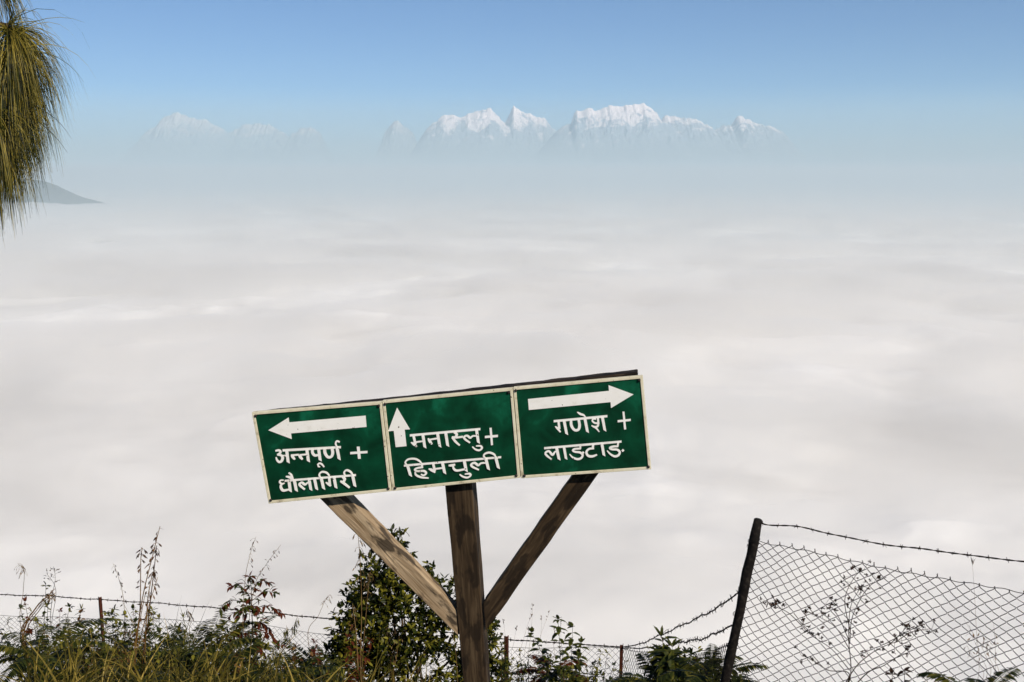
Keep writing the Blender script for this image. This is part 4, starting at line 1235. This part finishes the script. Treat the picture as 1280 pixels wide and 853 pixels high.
crown_shrub('leafy_bush', 862, 7.9, [(862, 842, 48, 32), (826, 852, 32, 28), (900, 852, 30, 28), (850, 880, 60, 40)], 'low dark bush at the foot of the black fence post', 'bush', G_DARK, 63, 420, 0.055, 0.022, per=8, depth=0.4)
fern('fern', 838, 7.6, 816, 'broad fern arching over the low dark bush below the barbed wires', 64, fronds=9, length=0.5, pin=0.12)
weed('sapling', 858, 7.7, 801, 'small tree seedling with drooping leaf whorl under the barbed wires', 'sapling', G_MID, 65, stems=4, leaf_l=0.16, leaf_w=0.044, spread=0.25, step=0.024, bare=0.75, tipfrac=0.0, droop=0.6, parts=True)
fern('fern', 905, 6.9, 812, 'fern bending round the foot of the black fence post', 66, fronds=8, length=0.42, pin=0.09)
fern('fern', 1262, 5.0, 838, 'dark fern before the chain-link at its lower edge', 67, fronds=9, length=0.32, pin=0.08)
weed('leafy_weed', 1160, 5.4, 828, 'single dark sprout with blunt leaves inside the chain-link', 'plant', G_BLACKSEED, 68, stems=2, leaf_l=0.07, leaf_w=0.04, spread=0.2, step=0.05, bare=0.7, parts=True)
reed('seeding_grass', 1222, 6.9, [[(1232, 850), (1226, 820), (1212, 790)], [(1236, 850), (1230, 815), (1205, 775)], [(1240, 850), (1236, 820), (1225, 786)], [(1244, 850), (1240, 820), (1232, 796)], [(1228, 850), (1218, 825), (1208, 806)], [(1238, 850), (1244, 815), (1242, 780)]],
     'pale dry grass seen through the chain-link', 69, n=6, sl=0.03, sw=0.006, head=0.35, branch=0.02, blades=6, stem_r=0.0016, mat_f=G_STRAW)
reed('seeding_grass', 1218, 7.1, [[(1222, 850), (1220, 780), (1217, 725), (1215, 703)]], 'single hair-thin stem standing higher than the chain-link top', 70, n=3, sl=0.05, sw=0.004, head=0.08, branch=0.004, droop=-1.0, blades=0, stem_r=0.0013)

# ---- dried flower weed with branching seed heads behind the chain-link
def dry_weed(name, px, dist, branches, label, seed):
    r = random.Random(seed)
    P = plant(name, px, dist, label, 'plant')
    base = parent_origin(P); S = MB()
    seed_me = None
    heads = MB()
    for (path, n) in branches:
        pts = [at(x, y, dist + r.uniform(-0.03, 0.03)) for x, y in path]
        if path[0][1] > 840: pts.insert(0, base)
        C = [Vector(c) for c in catmull([tuple(p) for p in pts], 7)]
        S.tube(C, list(np.linspace(0.0046 if path[0][1] > 840 else 0.0032, 0.0014, len(C))), 5)
        m = len(C)
        for k in range(n):
            t = 1 - 0.55 * (k / max(1, n))
            p = C[min(m - 1, int(t * (m - 1)))]
            d = Vector((r.uniform(-1, 1), r.uniform(-0.6, 0.6), r.uniform(-0.3, 1.0))).normalized()
            L = r.uniform(0.02, 0.07)
            e = p + d * L
            S.tube([p, p + d * L * 0.5 + UP * 0.004, e], [0.0013, 0.0011, 0.0009], 3, cap=False)
            for q in range(r.randint(5, 8)):
                leaf(heads, e, rvec(r) + d * 0.5, r.uniform(0.013, 0.021), r.uniform(0.008, 0.012), nrm=rvec(r), curl=0.6)
    S.build('stems', G_STEM, P)
    heads.build('seed_heads', G_BLACKSEED, P)
dry_weed('dried_weed', 1062, 6.9, [
    ([(1062, 850), (1061, 800), (1063, 760), (1075, 735)], 10), ([(1062, 805), (1066, 770), (1085, 735), (1108, 722)], 14), ([(1063, 790), (1056, 750), (1068, 722), (1080, 712)], 12),
    ([(1062, 838), (1040, 812), (1015, 795), (1000, 780)], 12), ([(1002, 782), (985, 766), (968, 758), (958, 752)], 14), ([(1064, 842), (1085, 820), (1110, 806), (1140, 798)], 16), ([(1118, 804), (1140, 790), (1165, 786)], 12),
    ([(1062, 812), (1045, 785), (1025, 772), (1008, 764)], 12), ([(1110, 808), (1128, 790), (1134, 782)], 9), ([(1061, 800), (1050, 775), (1040, 760), (1032, 755)], 9), ([(1062, 845), (1035, 838), (1015, 825), (1002, 820)], 7), ([(1080, 845), (1105, 832), (1130, 815), (1136, 806)], 8)],
    'dried branching weed with small dark seed heads seen through the chain-link', 71)

# ---- short grass on the slope under everything
def slope_grass():
    r = random.Random(77); mb = MB()
    for i in range(5200):
        y = r.uniform(1.0, 15.0); x = r.uniform(-0.62, 0.62) * (y + 2.5)
        b = Vector((x, y, ground_z(x, y) - 0.01))
        d = Vector((r.uniform(-0.5, 0.5), r.uniform(-0.5, 0.5), 1))
        blade(mb, arc(b, d, r.uniform(0.08, 0.24), r.uniform(0.3, 1.4), 3), 0.009, r)
    o = mb.build('grass', G_GRASS)
    tag(o, 'short rough grass covering the slope', None, None, 'stuff')
slope_grass()

# ---- weeping pine: one bough hangs into the picture
def pine():
    r = random.Random(90)
    D = 2.6
    bx, by = -2.15, 2.3
    P = empty('pine_tree', (bx, by, ground_z(bx, by) - 0.05), 'weeping pine bough of long drooping golden-green needles', 'tree')
    base = parent_origin(P)
    tr = MB()
    pts = [base + Vector((0.05 * math.sin(i * 1.3), 0.05 * math.cos(i), i * 0.75)) for i in range(9)]
    tr.tube(pts, list(np.linspace(0.17, 0.09, 9)), 14)
    trunk = tr.build('trunk', BARK, P)
    shoots = []
    limbs = MB()
    def limb(a, b, c, r0):
        C = [Vector(q) for q in catmull([tuple(a), tuple(b), tuple(c)], 8)]
        limbs.tube(C, list(np.linspace(r0, r0 * 0.25, len(C))), 7)
        return C
    tip = at(9, 32, D)
    c1 = limb(Vector((bx, by, 2.15)), at(-230, 60, D) + Vector((0, 0, 0.12)), tip, 0.022)
    c2 = limb(Vector((bx, by, 2.5)), at(-180, -60, D), at(10, -18, D + 0.05), 0.018)
    c3 = limb(Vector((bx, by, 1.95)), at(-200, 150, D + 0.1), at(-14, 130, D + 0.08), 0.018)
    limbs.build('branches', BARK, P)
    N = MB()
    def needle(p, d, L, droop, w=0.0016):
        pts = [Vector(p)]; d = d.normalized(); n = 6
        for i in range(n):
            d = (d + Vector((0, 0, -droop * (0.5 + i * 0.28) / n))).normalized()
            pts.append(pts[-1] + d * (L / n))
        ax = (pts[1] - pts[0]).normalized()
        s1 = ax.cross(Vector((0.2, -1, 0.1))); s1.normalize()
        vs, fs = [], []
        for i, q in enumerate(pts):
            ww = w * (1 - 0.75 * (i / n) ** 2) / 2
            vs += [q - s1 * ww, q + Vector((0, -ww, 0)), q + s1 * ww]
        for i in range(n):
            fs += [(3 * i, 3 * i + 1, 3 * i + 4, 3 * i + 3), (3 * i + 1, 3 * i + 2, 3 * i + 5, 3 * i + 4)]
        N.add(vs, fs)
    def shoot(path, n, Lr, out=1.0, droop=2.6, bias=Vector((0, 0, 0))):
        C = [Vector(q) for q in catmull([tuple(p) for p in path], 8)]
        limb_mb.tube(C, list(np.linspace(0.006, 0.003, len(C))), 5)
        for k in range(n):
            i = r.randrange(len(C) - 1)
            p = C[i].lerp(C[i + 1], r.random())
            ax = (C[i + 1] - C[i]).normalized()
            d = rvec(r) * out + ax * 0.55 + bias
            for q in range(3):
                needle(p, d + rvec(r) * 0.16, r.uniform(*Lr), droop * r.uniform(0.7, 1.3))
    limb_mb = MB()
    # shoots that curl over and hang: pixel paths
    shoot([tip, at(14, 46, D), at(15, 80, D), at(12, 120, D)], 400, (0.15, 0.235), 0.8, 3.1, Vector((0.10, 0, 0.15)))
    shoot([at(-8, 60, D + 0.04), at(-4, 90, D + 0.05), at(-2, 130, D + 0.05), at(-6, 160, D)], 400, (0.15, 0.24), 0.85, 3.0, Vector((0.12, 0, 0)))
    shoot([at(-34, 50, D + 0.1), at(-34, 110, D + 0.1), at(-30, 170, D + 0.1)], 260, (0.16, 0.26), 0.9, 2.6)
    shoot([at(-18, 130, D - 0.05), at(-10, 150, D - 0.05), at(-14, 195, D - 0.04)], 230, (0.14, 0.22), 0.8, 3.0)
    shoot([at(-40, -20, D), at(-14, -28, D), at(2, -22, D)], 70, (0.10, 0.15), 0.8, 2.6)
    shoot([at(-60, 100, D + 0.2), at(-62, 170, D + 0.2), at(-55, 230, D + 0.2)], 120, (0.16, 0.24), 0.9, 2.8)
    # stray single needles
    for (sx, sy, dx, dz, L, dr) in [(16, 40, 1, 0.55, .17, 0.7), (30, 60, 1, 0.35, .19, 1.5), (34, 62, 1, -0.05, .15, 1.0), (14, 38, 0.15, 1.0, .07, 0.2), (20, 35, 0.45, 1.0, .06, 0.3), (24, 44, 0.9, 0.8, .15, 1.6), (38, 130, 1, -0.4, .12, 0.8), (45, 150, 0.8, -0.6, .10, 0.5)]:
        needle(at(sx, sy, D - 0.05), Vector((dx, 0, dz)), L, dr, 0.0016)
    limb_mb.build('shoots', BARK, P)
    N.build('needles', G_PINE, P)
pine()
